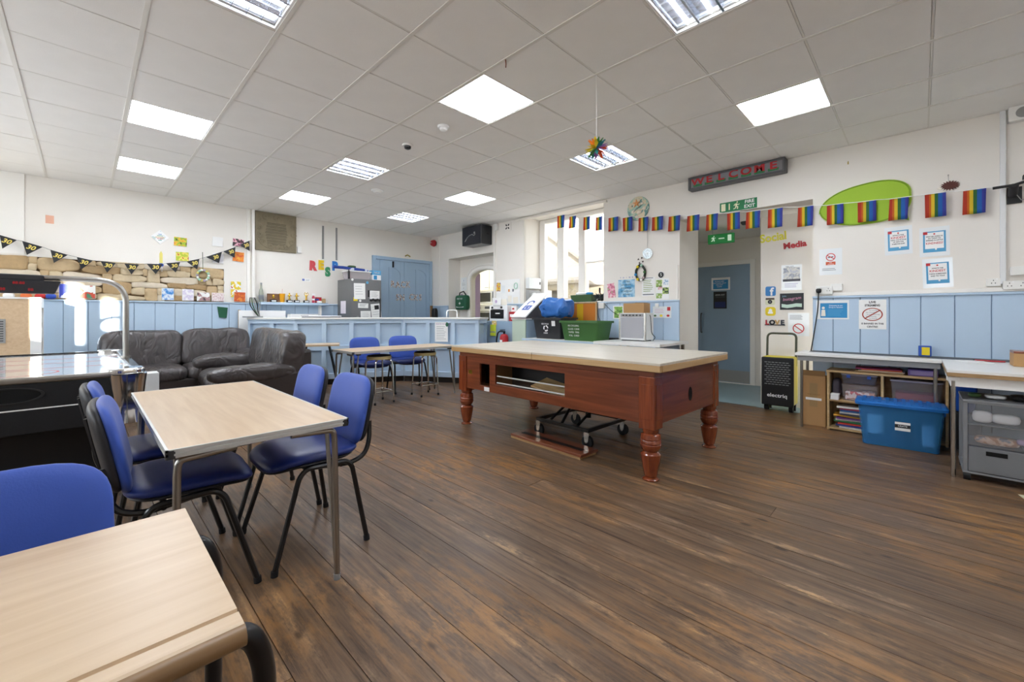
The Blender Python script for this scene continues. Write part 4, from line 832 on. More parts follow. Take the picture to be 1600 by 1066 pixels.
ob('corner_strip', B().box(-.006, -.196, .012, .012, -.178, .375).box(-.006, .178, .012, .012, .196, .375), 'nickel', t); ob('feet', B().box(.02, -.17, 0, .05, .17, .012).box(.19, -.17, 0, .22, .17, .012), 'black', t)
ob('power_lead', B().tube(fillet([(.1, -.1, .38), (.13, -.2, .36), (.13, -.215, .1), (.18, -.25, .05), (.15, -.22, .004)], .05, 4), .005, 6), 'black', t, smooth=True)
t = thing('cardboard_box', 'small open cardboard box on top of the silver amplifier', 'box', (5.2, 2.775, 1.2025)); ob('carton', B().box(-.09, -.15, 0, .09, .15, .13), 'cardboard', t, bevel=.002); ob('flap', B().box(-.085, -.15, .131, .02, -.02, .135), 'cardboard_dark', t)
ob('flat_black_box', B().prism(rrect(.2, .3, .02, 3), 0, .03), 'black', loc=(5.45, 3.32, .801), label='flat black box lying between green crate and amplifier', cat='box')
t = thing('plant_tray', 'dark green plant tray on the window sill', 'tray', (5.78, 4.05, 1.387)); ob('tray', B().loft([[(-.07, -.19, 0), (.07, -.19, 0), (.07, .19, 0), (-.07, .19, 0)], [(-.09, -.21, .12), (.09, -.21, .12), (.09, .21, .12), (-.09, .21, .12)]]), mat('tray_green', '#3e5c35', .6), t); ob('crumpled_paper', B().sell((0, .05, .14), (.12, .2, .06), .8, .8, 12, 6), 'paper', t, smooth=True); ob('blue_cloth', B().sell((0, -.12, .14), (.12, .12, .05), .8, .8, 12, 6), 'print_blue', t, smooth=True)
b = B()
for k in range(26): b.tube([(random.uniform(-.06, .06), random.uniform(-.12, .12), random.uniform(.0, .13)) for _ in range(4)], .006, 5)
ob('tangled_cables', b, mat('cable_green', '#26332f', .6), loc=(5.76, 3.72, 1.392), label='tangle of dark fairy-light cables at the window sill end', cat='cables', kind='stuff')
t = thing('wall_lead', 'thin black lead drooping from the window sill to the tables', 'cable', (0, 0, 0)); ob('lead', B().tube(fillet([(5.6, 3.62, 1.52), (5.61, 3.60, 1.40), (5.605, 3.35, 1.18), (5.60, 3.12, 1.14), (5.35, 2.98, 1.16)], .12, 5), .004, 6), 'black', t, smooth=True); ob('plug', B().cyl((5.6, 3.62, 1.52), (5.6, 3.62, 1.60), .014), 'black', t, smooth=True)
ob('wall_lead', B().tube(fillet([(5.605, 3.68, 1.39), (5.607, 3.66, 1.15), (5.6, 3.55, .98), (5.5, 3.40, .90), (5.35, 3.36, .83)], .12, 5), .0035, 6), 'black', smooth=True, label='thin black lead hanging behind the green crate', cat='cable')
ob('bundle_on_sill', B().sell((0, 0, 0), (.14, .42, .09), .6, .7, 16, 8), mat('beige_cloth', '#d8cbb8', .8, bump=.3), loc=(5.74, 4.44, 1.425), smooth=True, label='pale cloth bundle on the window sill behind the leaning board', cat='cloth')
def socket(name, label, y, z, w=.146, h=.086, holes=2, d=.02, cat='socket', m='socket'):
    t = thing(name, label, cat, T=FR(y, z, XR-(.0145 if z < 1.35 else .022 if z < 1.46 else 0))); ob('plate', B().prism(rrect(w, h, .008, 3), 0, d), m, t, bevel=.002)
    for k in range(holes):
        cx = (k-(holes-1)/2)*w/max(1, holes)
        for dx, dy in ((0, .016), (-.011, -.008), (.011, -.008)): rect(t, 'pin_slot', cx+dx, dy, .006, .008, 'text_black', d+.0006)
        rect(t, 'switch', cx+.02, .028, .01, .014, 'white', d+.001, t=.002)
    return t
socket('wall_switch', 'small white box on the blue boards below the blue sea poster', 3.583, 1.322, .1, .09, 0, .04, 'switch')
socket('wall_switch', 'small white switch above the pale pink notice', 2.68, 1.31, .05, .06, 0, .02, 'switch')
# ---- papers between window and doorway
nb = sheet('flower_leaflet', 'tall leaflet with pink flowers next to the window edge', 'leaflet', FR(3.43, 1.55, XR, .12), .13, .22, art('pink_flowers', ['#f1ece4', '#e8a9b8', '#c96a86', '#9fbf86', '#f2efe8'], 26))
nb = sheet('sea_poster', 'blue sea poster with lines of lettering', 'poster', FR(3.172, 1.573), .277, .262, art('sea_print', ['#2f78b4', '#4f9ccc', '#b8dbea', '#3d8cc0'], 9, 'noise'))
for k, s_ in enumerate(('IT IS TRUE', 'IS IT HELPFUL', 'IS IT INSPIRING', 'IS IT NECESSARY', 'IS IT KIND')): text(s_, .03, 'text_black', nb, 0, .1-.048*k, .003, sx=.85)
t = thing('think_letters', 'row of small letters spelling THINK above the blue sea poster', 'letters', T=FR(3.17, 1.735))
for k, c_ in enumerate('THINK'): text(c_, .03, 'text_blue', t, -.1+.05*k, 0, .001, name='letter')
nb = sheet('text_sheet', 'white sheet with green writing beside the black bobble wreath', 'sheet', FR(2.822, 1.585), .2, .27); lines(nb, 0, .09, .15, 7, .026, mat('text_green', '#8aa25a', .6), .008, .003); rect(nb, 'dark_band', 0, -.115, .17, .014, 'text_grey', .003); rect(nb, 'dark_band', 0, .122, .15, .01, 'text_grey', .003)
nb = sheet('photo_collage', 'collage of green and pink pictures below the round black badge', 'collage', FR(2.612, 1.545), .2, .29)
for x_, y_, w_, h_, c_ in ((-.045, .075, .09, .1, ['#b9cf7c', '#7f9f4a', '#e8ecd8', '#e6cf6a']), (.055, .09, .07, .07, ['#9db8d0', '#e8eef2', '#7a98b8']), (.05, -.03, .09, .09, ['#a9c06a', '#384a2a', '#dfe6c8']), (-.03, .01, .06, .05, ['#d9a0a8', '#f2dcd8', '#b8607a']), (-.045, -.1, .09, .07, ['#eef0f0', '#c8ccd8', '#a89888'])): rect(nb, 'picture', x_, y_, w_, h_, art('collage%d' % int(1e4*x_+500), c_, 45), .0028)
t = thing('round_badge', 'round black and white badge above the picture collage', 'badge', T=FR(2.628, 1.74)); disc(t, 'badge', 0, 0, .047, 'text_black', .003, .006); text('S', .06, 'text_white', t, 0, 0, .007); ring(t, 'badge_rim', 0, 0, .047, .006, 'text_white', .0065)
nb = sheet('green_nature_poster', 'green leafy picture in a white border behind the amplifier', 'poster', FR(3.27, 1.215, XR-.0145), .24, .2); rect(nb, 'picture', -.03, 0, .14, .17, art('leafy', ['#3f6f2c', '#7fae4a', '#c9dd9a', '#4f8238'], 20), .0026)
nb = sheet('pink_notice', 'white notice with pink lines and red stamp beside the amplifier', 'notice', FR(2.61, 1.215, XR-.0145), .27, .16, 'sleeve'); lines(nb, -.03, .04, .15, 3, .022, mat('text_pink', '#d7a6c0', .6), .005, .0028); rect(nb, 'red_stamp', .1, .045, .045, .05, 'sign_red', .003); disc(nb, 'green_dot', -.1, -.05, .02, 'crate_green', .003, sy=.7); disc(nb, 'yellow_dot', -.01, -.05, .022, 'yellow', .003, sy=.7); disc(nb, 'red_dot', .09, -.05, .022, 'sign_red', .003, sy=.7)
ob('cable_box', B().box(XR-.02, 2.385, 1.4, XR, 2.40, 1.86), 'white_paint', label='thin white strip running up beside the doorway niche', cat='trunking')
# ---- ornaments hanging there
t = thing('seashell_plate', 'round seashell plate with orange starfish above the rainbow bunting', 'wall ornament', T=FR(2.975, 2.735))
ob('plate', B().lathe([(0, 0), (.168, 0), (.175, .012), (.168, .022), (0, .018)], 36), art('shell_plate', ['#7fa8a0', '#a9c8b8', '#d8cdb0', '#6f9a94', '#cfd8c4'], 14), t, smooth=True)
ob('starfish', B().prism([((.062 if k % 2 == 0 else .022)*math.sin(PI*k/5), (.062 if k % 2 == 0 else .022)*math.cos(PI*k/5)) for k in range(10)], .018, .034), mat('starfish', '#d9975e', .7), t, loc=(-.02, .075, 0))
for x_, y_, r_ in ((-.07, -.04, .035), (.02, -.06, .04), (.07, .06, .022), (.10, -.02, .026), (-.11, .05, .018), (-.02, -.12, .028), (.12, .05, .014)): ob('shell', B().sell((x_, y_, .022), (r_*2, r_*1.6, .03), 1, 1, 12, 6), mat('shell', '#e6dccb', .5), t, smooth=True)
ob('clock_hand', B().tube([(-.02, -.01, .036), (.08, .04, .036)], .004).tube([(-.02, -.01, .036), (-.06, -.05, .036)], .004), 'text_grey', t)
t = thing('hanging_disc', 'shiny round disc hanging on a thread below the seashell plate', 'wall ornament', T=FR(2.83, 2.06)); ob('disc', B().lathe([(.012, 0), (.076, 0), (.076, .003), (.012, .003)], 32), mat('cd', '#b9c2c6', .22, .9, var=.5, vscale=40), t, loc=(0, 0, .01)); ob('thread', rod((0, .07, .01), (0, .42, .012), .0015), 'grey', t); ring(t, 'hub', 0, 0, .02, .008, 'white', .0145)
t = thing('bobble_wreath', 'dark teardrop wreath with yellow and blue bobbles and four-petal top', 'wreath', T=FR(2.935, 1.80))
P_ = [(.072*math.sin(a)*(1 if math.cos(a) < .3 else 1-.6*(math.cos(a)-.3)), .115*math.cos(a)-.005, .018) for a in [2*PI*k/24 for k in range(24)]]
ob('wreath_ring', B().tube(P_, .017, 8, closed=True), mat('wreath_dark', '#31372f', .8, bump=.5, bscale=90), t, smooth=True)
for k, m_ in ((2, mat('mint2', '#a9d0c0', .5)), (21, 'yellow'), (17, 'print_blue'), (14, 'yellow'), (9, mat('greypink', '#b5a0a4', .5)), (6, 'crate_green'), (11, 'white')): ob('bobble', B().sell((P_[k][0], P_[k][1], .036), (.042, .042, .03), 1, 1, 12, 6), m_, t, smooth=True)
for k in range(4):
    a = PI/4+.3+PI/2*k; ob('petal', B().prism([(0, 0), (.028, -.016), (.03, .016)], 0, .004), mat('petal_brown', '#4f4139', .6), t, loc=(.02*math.cos(a)+.0, .17+.02*math.sin(a), .012), rot=(0, 0, a))
# ---- rainbow bunting
stripes('rainbow', [(0, '#c8442f'), (.2, '#d8742a'), (.30, '#ecd23e'), (.46, '#3f7a42'), (.62, '#2f6fc0'), (.82, '#4a50b0')], .8, .35)
FLAGS = [(4.442, 4.292, 2.854, 2.647), (4.186, 4.056, 2.801, 2.610), (3.904, 3.781, 2.745, 2.539), (3.673, 3.556, 2.708, 2.496), (3.442, 3.276, 2.660, 2.454), (3.200, 3.042, 2.622, 2.421), (2.940, 2.791, 2.580, 2.385), (2.733, 2.573, 2.556, 2.365), (2.490, 2.330, 2.525, 2.323), (2.235, 2.076, 2.493, 2.288), (1.987, 1.846, 2.469, 2.262), (1.739, 1.592, 2.443, 2.235), (1.520, 1.368, 2.422, 2.220), (1.287, 1.138, 2.413, 2.195), (0.989, 0.846, 2.383, 2.166), (0.726, 0.583, 2.357, 2.149), (0.466, 0.320, 2.343, 2.137), (0.218, 0.077, 2.329, 2.118), (-0.034, -0.176, 2.324, 2.103), (-0.286, -0.427, 2.309, 2.092)]
t = thing('rainbow_bunting', 'string of rainbow striped flags across the window, doorway niche and wall', 'bunting', T=FR(0, 0, 5.57))
ob('bunting_string', B().tube([(-4.75, 2.90, 0), (-4.6, 2.885, 0)]+[p for f_ in FLAGS for p in ((-f_[0], f_[2]+.006, 0), (-f_[1], f_[2]+.003, 0))]+[(.60, 2.305, -.02)], .0032, 6), 'white', t)
for k, (ya, yb, zt, zb) in enumerate(FLAGS):
    w_, h_ = ya-yb, zt-zb; b = B(); sk = random.uniform(-.014, .004); n = 7
    fr_ = [[(w_*i/(n-1)+sk*j/4, -h_*j/4, .006*math.sin(i*1.3+k)*j/4) for i in range(n)] for j in range(5)]
    V_ = [[b.v(p) for p in r] for r in fr_]
    for j in range(4):
        for i in range(n-1): b.f([V_[j+1][i], V_[j+1][i+1], V_[j][i+1], V_[j][i]])
    me = b.mesh('flag', True, flip=False); o = ob('flag', me, 'rainbow', t, loc=(-ya, zt, 0)); md = o.modifiers.new('cloth', 'SOLIDIFY'); md.thickness = .0015
# ---- welcome box and fire exit sign
t = thing('welcome_light_box', 'grey light box reading WELCOME in red and green letters', 'sign', T=FR(1.65, 2.895))
ob('box_casing', B().cells([-.55, -.52, .52, .55], [-.083, -.058, .055, .08], [(-.52, .52, -.058, .055)], 0, .13), 'grey_box', t, bevel=.008)
ob('sign_face', B().box(-.52, -.058, .02, .52, .055, .112), mat('sign_face', '#8f8f94', .15, .2, coat=.6), t)
for k, c_ in enumerate('WELCOME'):
    x_ = -.43+.143*k
    o = text(c_, .125, 'red', t, x_, .012, .1135, sx=1.25, bold=.004, name='letter'); rect(t, 'letter_green_strip', x_, -.034, .11, .032, mat('letter_green', '#2f7a4a', .4, var=.4, vscale=60), .1132)  # plain green strip along the foot of each letter
t = thing('fire_exit_sign', 'green FIRE EXIT sign with running figure above the doorway niche', 'sign', T=FR(1.63, 2.538)); ob('sign_plate', B().box(-.213, -.062, 0, .213, .062, .004), 'green_sign', t)
rect(t, 'door_symbol', -.17, 0, .05, .092, 'cream_glow', .0045); rect(t, 'arrow', -.10, 0, .012, .08, 'cream_glow', .0045)
def runner(par, x, y, s, m, z=.0046):
    b = B(); L_ = lambda p, r: b.tube([(q[0]*s, q[1]*s, 0) for q in p], r*s, 5, flat=.2)
    L_([(.0, .28), (-.06, -.05)], .11); L_([(-.05, -.05), (.13, -.12), (.10, -.42)], .07); L_([(-.06, -.05), (-.12, -.28), (-.36, -.36)], .07); L_([(0, .24), (.2, .1), (.32, .2)], .05); L_([(-.02, .24), (-.22, .2), (-.3, .02)], .05)
    b.sell((.07*s, .44*s, 0), (.17*s, .17*s, .01*s), 1, 1, 10, 6); return ob('running_figure', b, m, par, loc=(x, y, z))
runner(t, -.015, 0, .1, 'cream_glow'); text('FIRE', .056, 'text_white', t, .13, .028, .0045, sx=1.05, bold=.001); text('EXIT', .056, 'text_white', t, .13, -.028, .0045, sx=1.05, bold=.001)
t = thing('emergency_exit_light', 'dim green exit light box hanging inside the corridor', 'sign', T=FR(2.15, 2.32, 6.62) @ Matrix.Rotation(.12, 4, 'Y')); mat('exit_green', '#1f7a3a', .4, emit=.25); mat('exit_white', '#cfe8d0', .4, emit=.35)
ob('light_box', B().box(-.18, -.07, -.03, .18, .07, .03), 'exit_green', t, bevel=.004); runner(t, -.10, 0, .09, 'exit_white', .031); rect(t, 'arrow', .01, 0, .08, .015, 'exit_white', .031); rect(t, 'door_symbol', .12, 0, .05, .09, 'exit_white', .031)
for x_ in (-.12, .12): ob('hanger', rod((x_, .07, 0), (x_, .15, 0), .004), 'grey', t)
ob('smoke_detector', B().lathe([(0, -.045), (.03, -.045), (.05, -.025), (.055, 0), (0, 0)], 18), 'dark_steel', loc=(6.35, 1.75, 2.47), smooth=True, label='small dark detector on the corridor ceiling', cat='detector')
# ---- signs on the niche back wall
NX = 6.25
t = thing('social_letters', 'yellow tilted cut-out letters spelling Social', 'letters', T=FR(1.385, 2.19, NX, .06)); text('Social', .15, mat('yellow_letters', '#d9d23a', .5), t, 0, 0, .004, ext=.003, bold=.004, w=.30, name='letter_row')
t = thing('media_letters', 'red tilted cut-out letters spelling Media', 'letters', T=FR(1.145, 2.065, NX, .07)); text('Media', .105, 'red', t, 0, 0, .004, ext=.003, bold=.004, w=.25, name='letter_row')
nb = sheet('shiny_poster', 'shiny laminated poster with a dark band above the chalkboard sign', 'poster', FR(1.18, 1.654, NX), .222, .324, 'sleeve'); rect(nb, 'picture', 0, .055, .18, .15, art('winter_pic', ['#eef0f4', '#c3c9d6', '#e4e2da', '#9aa2b4', '#f2f2f4'], 14, 'noise'), .0026); rect(nb, 'dark_band', 0, -.035, .19, .03, mat('band', '#4a4a52', .3, var=.4, vscale=30), .003); text('TRUST', .03, 'text_grey', nb, -.02, .135, .003); lines(nb, 0, -.08, .15, 3, .02, mat('text_lilac', '#c0bcd8', .5), .008, .003)
t = thing('blue_letter_icon', 'square blue cut-out icon with a white letter f', 'icon', T=FR(1.414, 1.487, NX)); ob('icon_tile', B().prism(rrect(.118, .125, .02, 4), 0, .006), mat('icon_blue', '#3f86c8', .5, var=.1), t); text('f', .14, 'text_white', t, .012, -.01, .0065, bold=.004)
t = thing('camera_icon', 'cream cut-out icon of an instant camera under the blue icon', 'icon', T=FR(1.42, 1.352, NX)); ob('icon_tile', B().prism(rrect(.11, .095, .02, 4), 0, .006), mat('icon_cream', '#d9dbc0', .5), t); rect(t, 'top_band', 0, .035, .10, .026, mat('icon_brown', '#5c5148', .5), .0065); disc(t, 'lens', .0, -.005, .026, 'text_black', .0068); disc(t, 'lens_centre', 0, -.005, .012, 'text_grey', .0074)
t = thing('yellow_icon', 'yellow cut-out icon with a white rounded shape', 'icon', T=FR(1.415, 1.222, NX)); ob('icon_tile', B().prism(rrect(.118, .115, .03, 4), 0, .006), 'yellow', t); ob('white_shape', B().prism([(-.028, -.03), (.028, -.03), (.03, -.012), (.019, .0), (.02, .022), (.0, .038), (-.02, .022), (-.019, .0), (-.03, -.012)], .0061, .0075), 'white', t)
t = thing('love_letters', 'wooden standing letters spelling LOVE', 'letters', T=FR(1.365, 1.075, NX))
for k, (c_, m_) in enumerate((('L', 'red'), ('O', 'text_black'), ('V', mat('tan', '#c9a46a', .6)), ('E', mat('navy_grey', '#3c4450', .6)))): text(c_, .082, m_, t, -.088+.058*k, 0, .008, ext=.006, bold=.004, name='letter')
ob('base_strip', B().box(-.115, -.037, 0, .115, -.024, .012), 'dark_steel', t)
t = sheet('chalkboard_sign', 'dark chalkboard sign with pink script and a pale ribbon banner', 'sign', FR(1.178, 1.347, NX), .257, .21, mat('chalk', '#3d4044', .8), .008); text('Instagram', .055, mat('chalk_pink', '#d59ab4', .7), t, 0, .035, .009, .12, shear=.3, w=.2); text('join', .03, mat('chalk_blue', '#8ab8c8', .7), t, -.08, .07, .009)
ob('ribbon_banner', B().loft([[(x_, y_-.022, .0085), (x_, y_+.022, .0085), (x_, y_+.022, .0098), (x_, y_-.022, .0098)] for x_, y_ in ((-.11, -.05), (-.05, -.062), (0, -.055), (.05, -.045), (.11, -.05))]), mat('ribbon', '#c3dcd0', .7), t)
nb = sheet('no_phone_notice', 'white sheet with a red prohibition circle beside LOVE letters', 'notice', FR(1.105, 1.055, NX), .225, .29, 'sleeve'); lines(nb, -.01, .115, .17, 4, .016, 'text_grey', .005, .003); ring(nb, 'red_ring', 0, -.05, .062, .011, 'sign_red', .003); rect(nb, 'red_bar', 0, -.05, .115, .011, 'sign_red', .0032, -.7)
# ---- dehumidifier
t = thing('dehumidifier', 'yellow and black wheeled dehumidifier with hoop handle in the doorway niche', 'dehumidifier', T=FR(1.245, 0, 5.80))
ob('casing', B().box(-.165, .085, -.27, .165, .665, -.035), mat('dehum_yellow', '#d8c62a', .4), t, bevel=.015, seg=3); ob('front_cover', B().box(-.17, .075, -.04, .17, .66, 0), mat('dehum_black', '#1d1e20', .5), t, bevel=.014, seg=3)
sl = B().box(-.028/2, -.004, 0, .028/2, .004, .004).mesh('slot')
for r_ in range(11):
    for c_ in range(7): ob('grille_slot', sl, 'grey_plastic', t, loc=(-.118+c_*.0375+(.018 if r_ % 2 else 0), .335+r_*.0265, .0))
text('electriq', .062, 'text_white', t, 0, .20, .001, bold=.001, w=.21, name='brand_lettering')
ob('hoop_handle', B().tube(fillet([(-.155, .55, -.21), (-.155, .945, -.24), (.155, .945, -.24), (.155, .55, -.21)], .06, 6), .013, 10), mat('handle_green', '#4c4f3f', .4), t, smooth=True)
for x_ in (-.13, .13): ob('wheel', B().cyl((x_-.02, .045, -.09), (x_+.02, .045, -.09), .045, n=18), 'black_rubber', t, smooth=True); ob('rear_foot', B().box(x_-.02, 0, -.26, x_+.02, .086, -.22), 'black', t)
ob('seam', B().box(-.168, .315, .0, .168, .319, .0015), 'black', t)
# ================================================================ far wall and counter
# ---- panelled bar counter in four faces
ct = thing('panelled_counter', 'pale blue panelled bar counter with white top and angled front', 'counter')
CP = [(1.86, 7.97), (2.385, 7.365), (3.90, 6.58), (4.61, 5.37), (5.0, 5.60)]
CH = 1.13
def inset(P, d):
    out = []
    for k in range(len(P)):
        a = Vector(P[max(0, k-1)]); b_ = Vector(P[k]); c = Vector(P[min(len(P)-1, k+1)])
        n1 = Vector((-(b_-a).y, (b_-a).x)); n2 = Vector((-(c-b_).y, (c-b_).x))
        n1 = n1.normalized() if n1.length else n2.normalized(); n2 = n2.normalized() if n2.length else n1
        m_ = (n1+n2).normalized(); out.append(tuple(b_+m_*d/max(.4, m_.dot(n1))))
    return out
back = inset(CP, .50); back[0] = (1.99, 8.08); back[1] = (2.60, 7.80); front = inset(CP, -.03)
nseg = [2, 4, 3, 1]
for s in range(4):
    a, b_ = Vector(CP[s]), Vector(CP[s+1]); d = (b_-a); L_ = d.length; ang = math.atan2(d.y, d.x)
    F_ = Matrix.Translation((a.x, a.y, 0)) @ Matrix.Rotation(ang, 4, 'Z') @ Matrix(((1, 0, 0, 0), (0, 0, -1, 0), (0, 1, 0, 0), (0, 0, 0, 1)))   # x along the face, y up, z out
    fc = ob('front_face', B().box(0, .10, -.075, L_, CH-.03, -.052), 'blue_paint', ct, T=F_)
    ob('plinth', B().box(0, 0, -.09, L_, .11, -.06), mat('plinth_dark', '#3a3532', .7), fc)
    ob('rail', B().box(0, CH-.10, -.054, L_, CH-.03, .0), 'blue_paint', fc, bevel=.003); ob('rail', B().box(0, .10, -.054, L_, .19, .0), 'blue_paint', fc, bevel=.003); ob('rail', B().box(0, .58, -.054, L_, .66, .0), 'blue_paint', fc, bevel=.003)
    for k in range(nseg[s]+1):
        c = L_*k/nseg[s]; x0, x1 = max(0, c-.035), min(L_, c+.035)
        ob('stile', B().box(x0, .10, -.054, x1, CH-.03, .0012), 'blue_paint', fc, bevel=.003)
    ob('moulding', B().box(0, CH-.048, 0, L_, CH-.03, .015), 'blue_paint', fc, bevel=.004)
    q = [front[s], front[s+1], back[s+1], back[s]]
    ob('counter_top', B().prism(q, CH-.03, CH), 'white_top', ct, bevel=.004)
nb = sheet('counter_notice', 'white printed notice stuck on the counter front', 'notice', Matrix.Translation((4.27, 5.958, 0)) @ Matrix.Rotation(math.atan2(5.37-6.58, 4.61-3.90), 4, 'Z') @ Matrix(((1, 0, 0, 0), (0, 0, -1, 0), (0, 1, 0, 0), (0, 0, 0, 1))) @ Matrix.Translation((0, .88, .004)), .24, .34)
text('SNACK MENU', .036, 'lilac', nb, 0, .135, .003, w=.2); lines(nb, 0, .09, .18, 8, .03, 'text_grey', .005, .003); disc(nb, 'dark_clip', .105, .13, .025, 'dark_green', .004, .006, sy=1.5)
# ---- things behind and on the counter
t = thing('fridge', 'grey metal fridge covered with papers behind the counter', 'fridge', T=FF(3.72, 0, 7.62))
ob('carcass', B().box(-.30, .02, -.58, .30, 1.85, -.02), 'fridge', t, bevel=.008); ob('door', B().box(-.30, .04, -.02, .30, 1.85, .025), 'fridge', t, bevel=.01)
ob('door_handle', B().box(.26, 1.0, .025, .28, 1.5, .05), 'dark_steel', t, bevel=.006)
for x_, y_, w_, h_, r_ in ((-.14, 1.62, .22, .3, .02), (.16, 1.56, .2, .16, 0), (-.07, 1.35, .2, .09, -.02), (-.02, 1.15, .2, .2, .02), (.19, 1.24, .2, .3, .1)):
    p = rect(t, 'stuck_paper', x_, y_, w_, h_, 'paper', .028, r_, .002); lines(p, 0, h_*.3, w_*.75, 4, h_*.16, 'text_grey', .004, .0018)
rect(t, 'black_photo', .20, 1.32, .09, .08, 'text_black', .0305, .1); rect(t, 'yellow_note', -.22, 1.47, .08, .07, 'yellow', .0285); rect(t, 'dark_photo', .05, 1.58, .06, .13, 'text_black', .0285); disc(t, 'magnet', .01, 1.79, .025, 'print_sky', .03, .006); disc(t, 'magnet', -.18, 1.13, .03, 'nickel', .03, .008); disc(t, 'magnet', -.13, 1.44, .022, 'white', .03, .006); disc(t, 'magnet', -.28, 1.83, .022, 'white', .03, .006)
b = B()
for k in range(5): b.sell((.08+.045*k, 1.455+.012*(k % 2), .04), (.06, .05, .02), .8, .8, 8, 5)
ob('black_key_bunch', b, 'black', t, smooth=True)
sp = ob('side_paper', B().box(-.307, 1.2, -.42, -.304, 1.44, -.2), mat('paper_pinkish', '#eee6ee', .6), t)
t = thing('storage_box', 'clear plastic storage box with white lid on top of the fridge', 'storage box', (3.68, 7.93, 1.852)); plastic_clear('clear_plastic', '#dcd6d8', '#f4f0f2', .5)
ob('box', B().loft([[(-.19, -.13, 0), (.19, -.13, 0), (.19, .13, 0), (-.19, .13, 0)], [(-.22, -.15, .15), (.22, -.15, .15), (.22, .15, .15), (-.22, .15, .15)]]), 'clear_plastic', t); ob('lid', B().box(-.23, -.16, .15, .23, .16, .17), 'white', t, bevel=.006); ob('contents', B().box(-.15, -.09, .005, .15, .09, .09), art('box_bits', ['#c9b9a8', '#b48f8a', '#e0d4c8', '#9a8f98'], 20), t)
t = thing('rolled_flag', 'rolled dark blue flag lying on the white storage box', 'flag', (3.58, 7.92, 2.07)); ob('roll', B().tube([(-.38, -.05, .0), (-.2, -.02, .005), (.05, 0, -.005), (.34, .05, -.015)], .028, 10), art('flag_blue', ['#1f3f98', '#27479f', '#dfe3ee', '#1b3788'], 7), t, smooth=True); ob('green_cloth', B().sell((.02, .05, .04), (.16, .1, .05), .7, .7, 12, 6), 'tray_green', t, smooth=True)
t = thing('tissue_box', 'light blue tissue packet on the fridge beside the storage box', 'packet', (4.003, 7.82, 1.852)); ob('pack', B().box(-.09, -.07, 0, .09, .07, .20), 'white', t, bevel=.004); ob('blue_band', B().box(-.091, -.071, .11, .091, .071, .201), 'print_sky', t, bevel=.003); text('TISSUE', .04, 'text_white', t, 0, 0, 0).matrix_local = Matrix.Translation((0, -.0725, .155)) @ Matrix.Rotation(PI/2, 4, 'X')
rect(t, 'picture', 0, 0, .07, .08, 'print_blue').matrix_local = Matrix.Translation((-.03, -.0725, .06)) @ Matrix.Rotation(PI/2, 4, 'X')
ob('black_bottle', B().lathe([(0, 0), (.02, 0), (.02, .14), (.008, .16), (.008, .18), (0, .18)], 12), 'black', loc=(3.44, 7.74, 1.852), smooth=True, label='thin black bottle on the fridge corner', cat='bottle')
t = thing('white_worktop_box', 'white equipment case standing on the worktop behind the counter', 'case', (2.55, 8.05, 0)); ob('case_body', B().box(-.05, -.09, .0, .42, .08, 1.19), 'white', t, bevel=.006); ob('handle_slot', B().box(.12, -.093, 1.145, .25, -.09, 1.165), 'text_black', t)
t = thing('till_lid', 'flat white and black tray on the counter top', 'tray', (2.83, 7.42, CH), math.atan2(6.58-7.365, 3.90-2.385)); ob('tray_base', B().box(-.30, -.1, .001, .30, .12, .016), 'dark_steel', t, bevel=.003); ob('tray_top', B().box(-.31, -.11, .016, .30, .13, .03), 'white', t, bevel=.003)
t = thing('white_board_panel', 'white board standing at the sofa end of the counter', 'board', (1.93, 8.175, 0)); ob('panel', B().box(-.16, -.03, .0, .55, .0, 1.25), 'white', t, bevel=.003); ob('batten', B().box(-.16, .0, .0, -.13, .03, 1.26), 'pine', t)
ob('counter_flap', B().prism([(0, 0), (.26, -.04), (.24, .22), (.02, .2)], 0, .02), 'grey_plastic', loc=(1.78, 7.86, 1.132), label='grey wedge-shaped flap at the counter end by the sofa', cat='flap', bevel=.003)
t = thing('chrome_rack', 'bent white metal rail standing on the counter near the kitchen', 'rail', (4.60, 6.10, CH), -1.0); ob('hoop', B().tube(fillet([(-.10, 0, .0), (-.10, 0, .13), (.10, 0, .13), (.10, 0, .0)], .05, 5), .009, 8), 'white', t, smooth=True)
t = thing('black_chair_back', 'dark bag and slats leaning behind the counter near the kitchen', 'bag', (5.42, 7.80, 0)); ob('bag', B().sell((0, .02, 1.16), (.12, .14, .34), .6, .6, 14, 8), 'black', t, smooth=True); ob('wooden_slat', B().box(-.02, .12, .6, .02, .17, 1.38), 'cardboard_dark', t); ob('bag_stand', B().box(-.06, -.05, 0, .06, .1, 1.0), 'dull_blue', t)
# ---- shelf with trophies
t = thing('trophy_shelf', 'pale blue wall shelf holding trophies', 'shelf', T=FF(2.65, 1.352)); ob('shelf_board', B().box(-.57, 0, 0, .545, .045, .17), 'blue_paint', t, bevel=.005); ob('bracket', B().box(-.52, -.09, 0, -.49, 0, .07), 'blue_paint', t); ob('bracket', B().box(.42, -.25, 0, .45, 0, .1), 'white_paint', t)
YS, ZS = 8.16, 1.3975
t = thing('glass_bottle', 'tall clear bottle at the pipe end of the trophy shelf', 'bottle', (2.10, YS, ZS)); plastic_clear('bottle_glass', '#b9bdb4', '#dfe4da', .45, .1); ob('bottle', B().lathe([(0, 0), (.035, 0), (.04, .02), (.038, .15), (.03, .2), (.016, .24), (.014, .3), (0, .3)], 16), 'bottle_glass', t, smooth=True); ob('stopper', B().cyl((0, 0, .3), (0, 0, .33), .014), 'text_grey', t); ob('label', B().cyl((0, 0, .04), (0, 0, .12), .0405, n=16), 'text_grey', t, smooth=True)
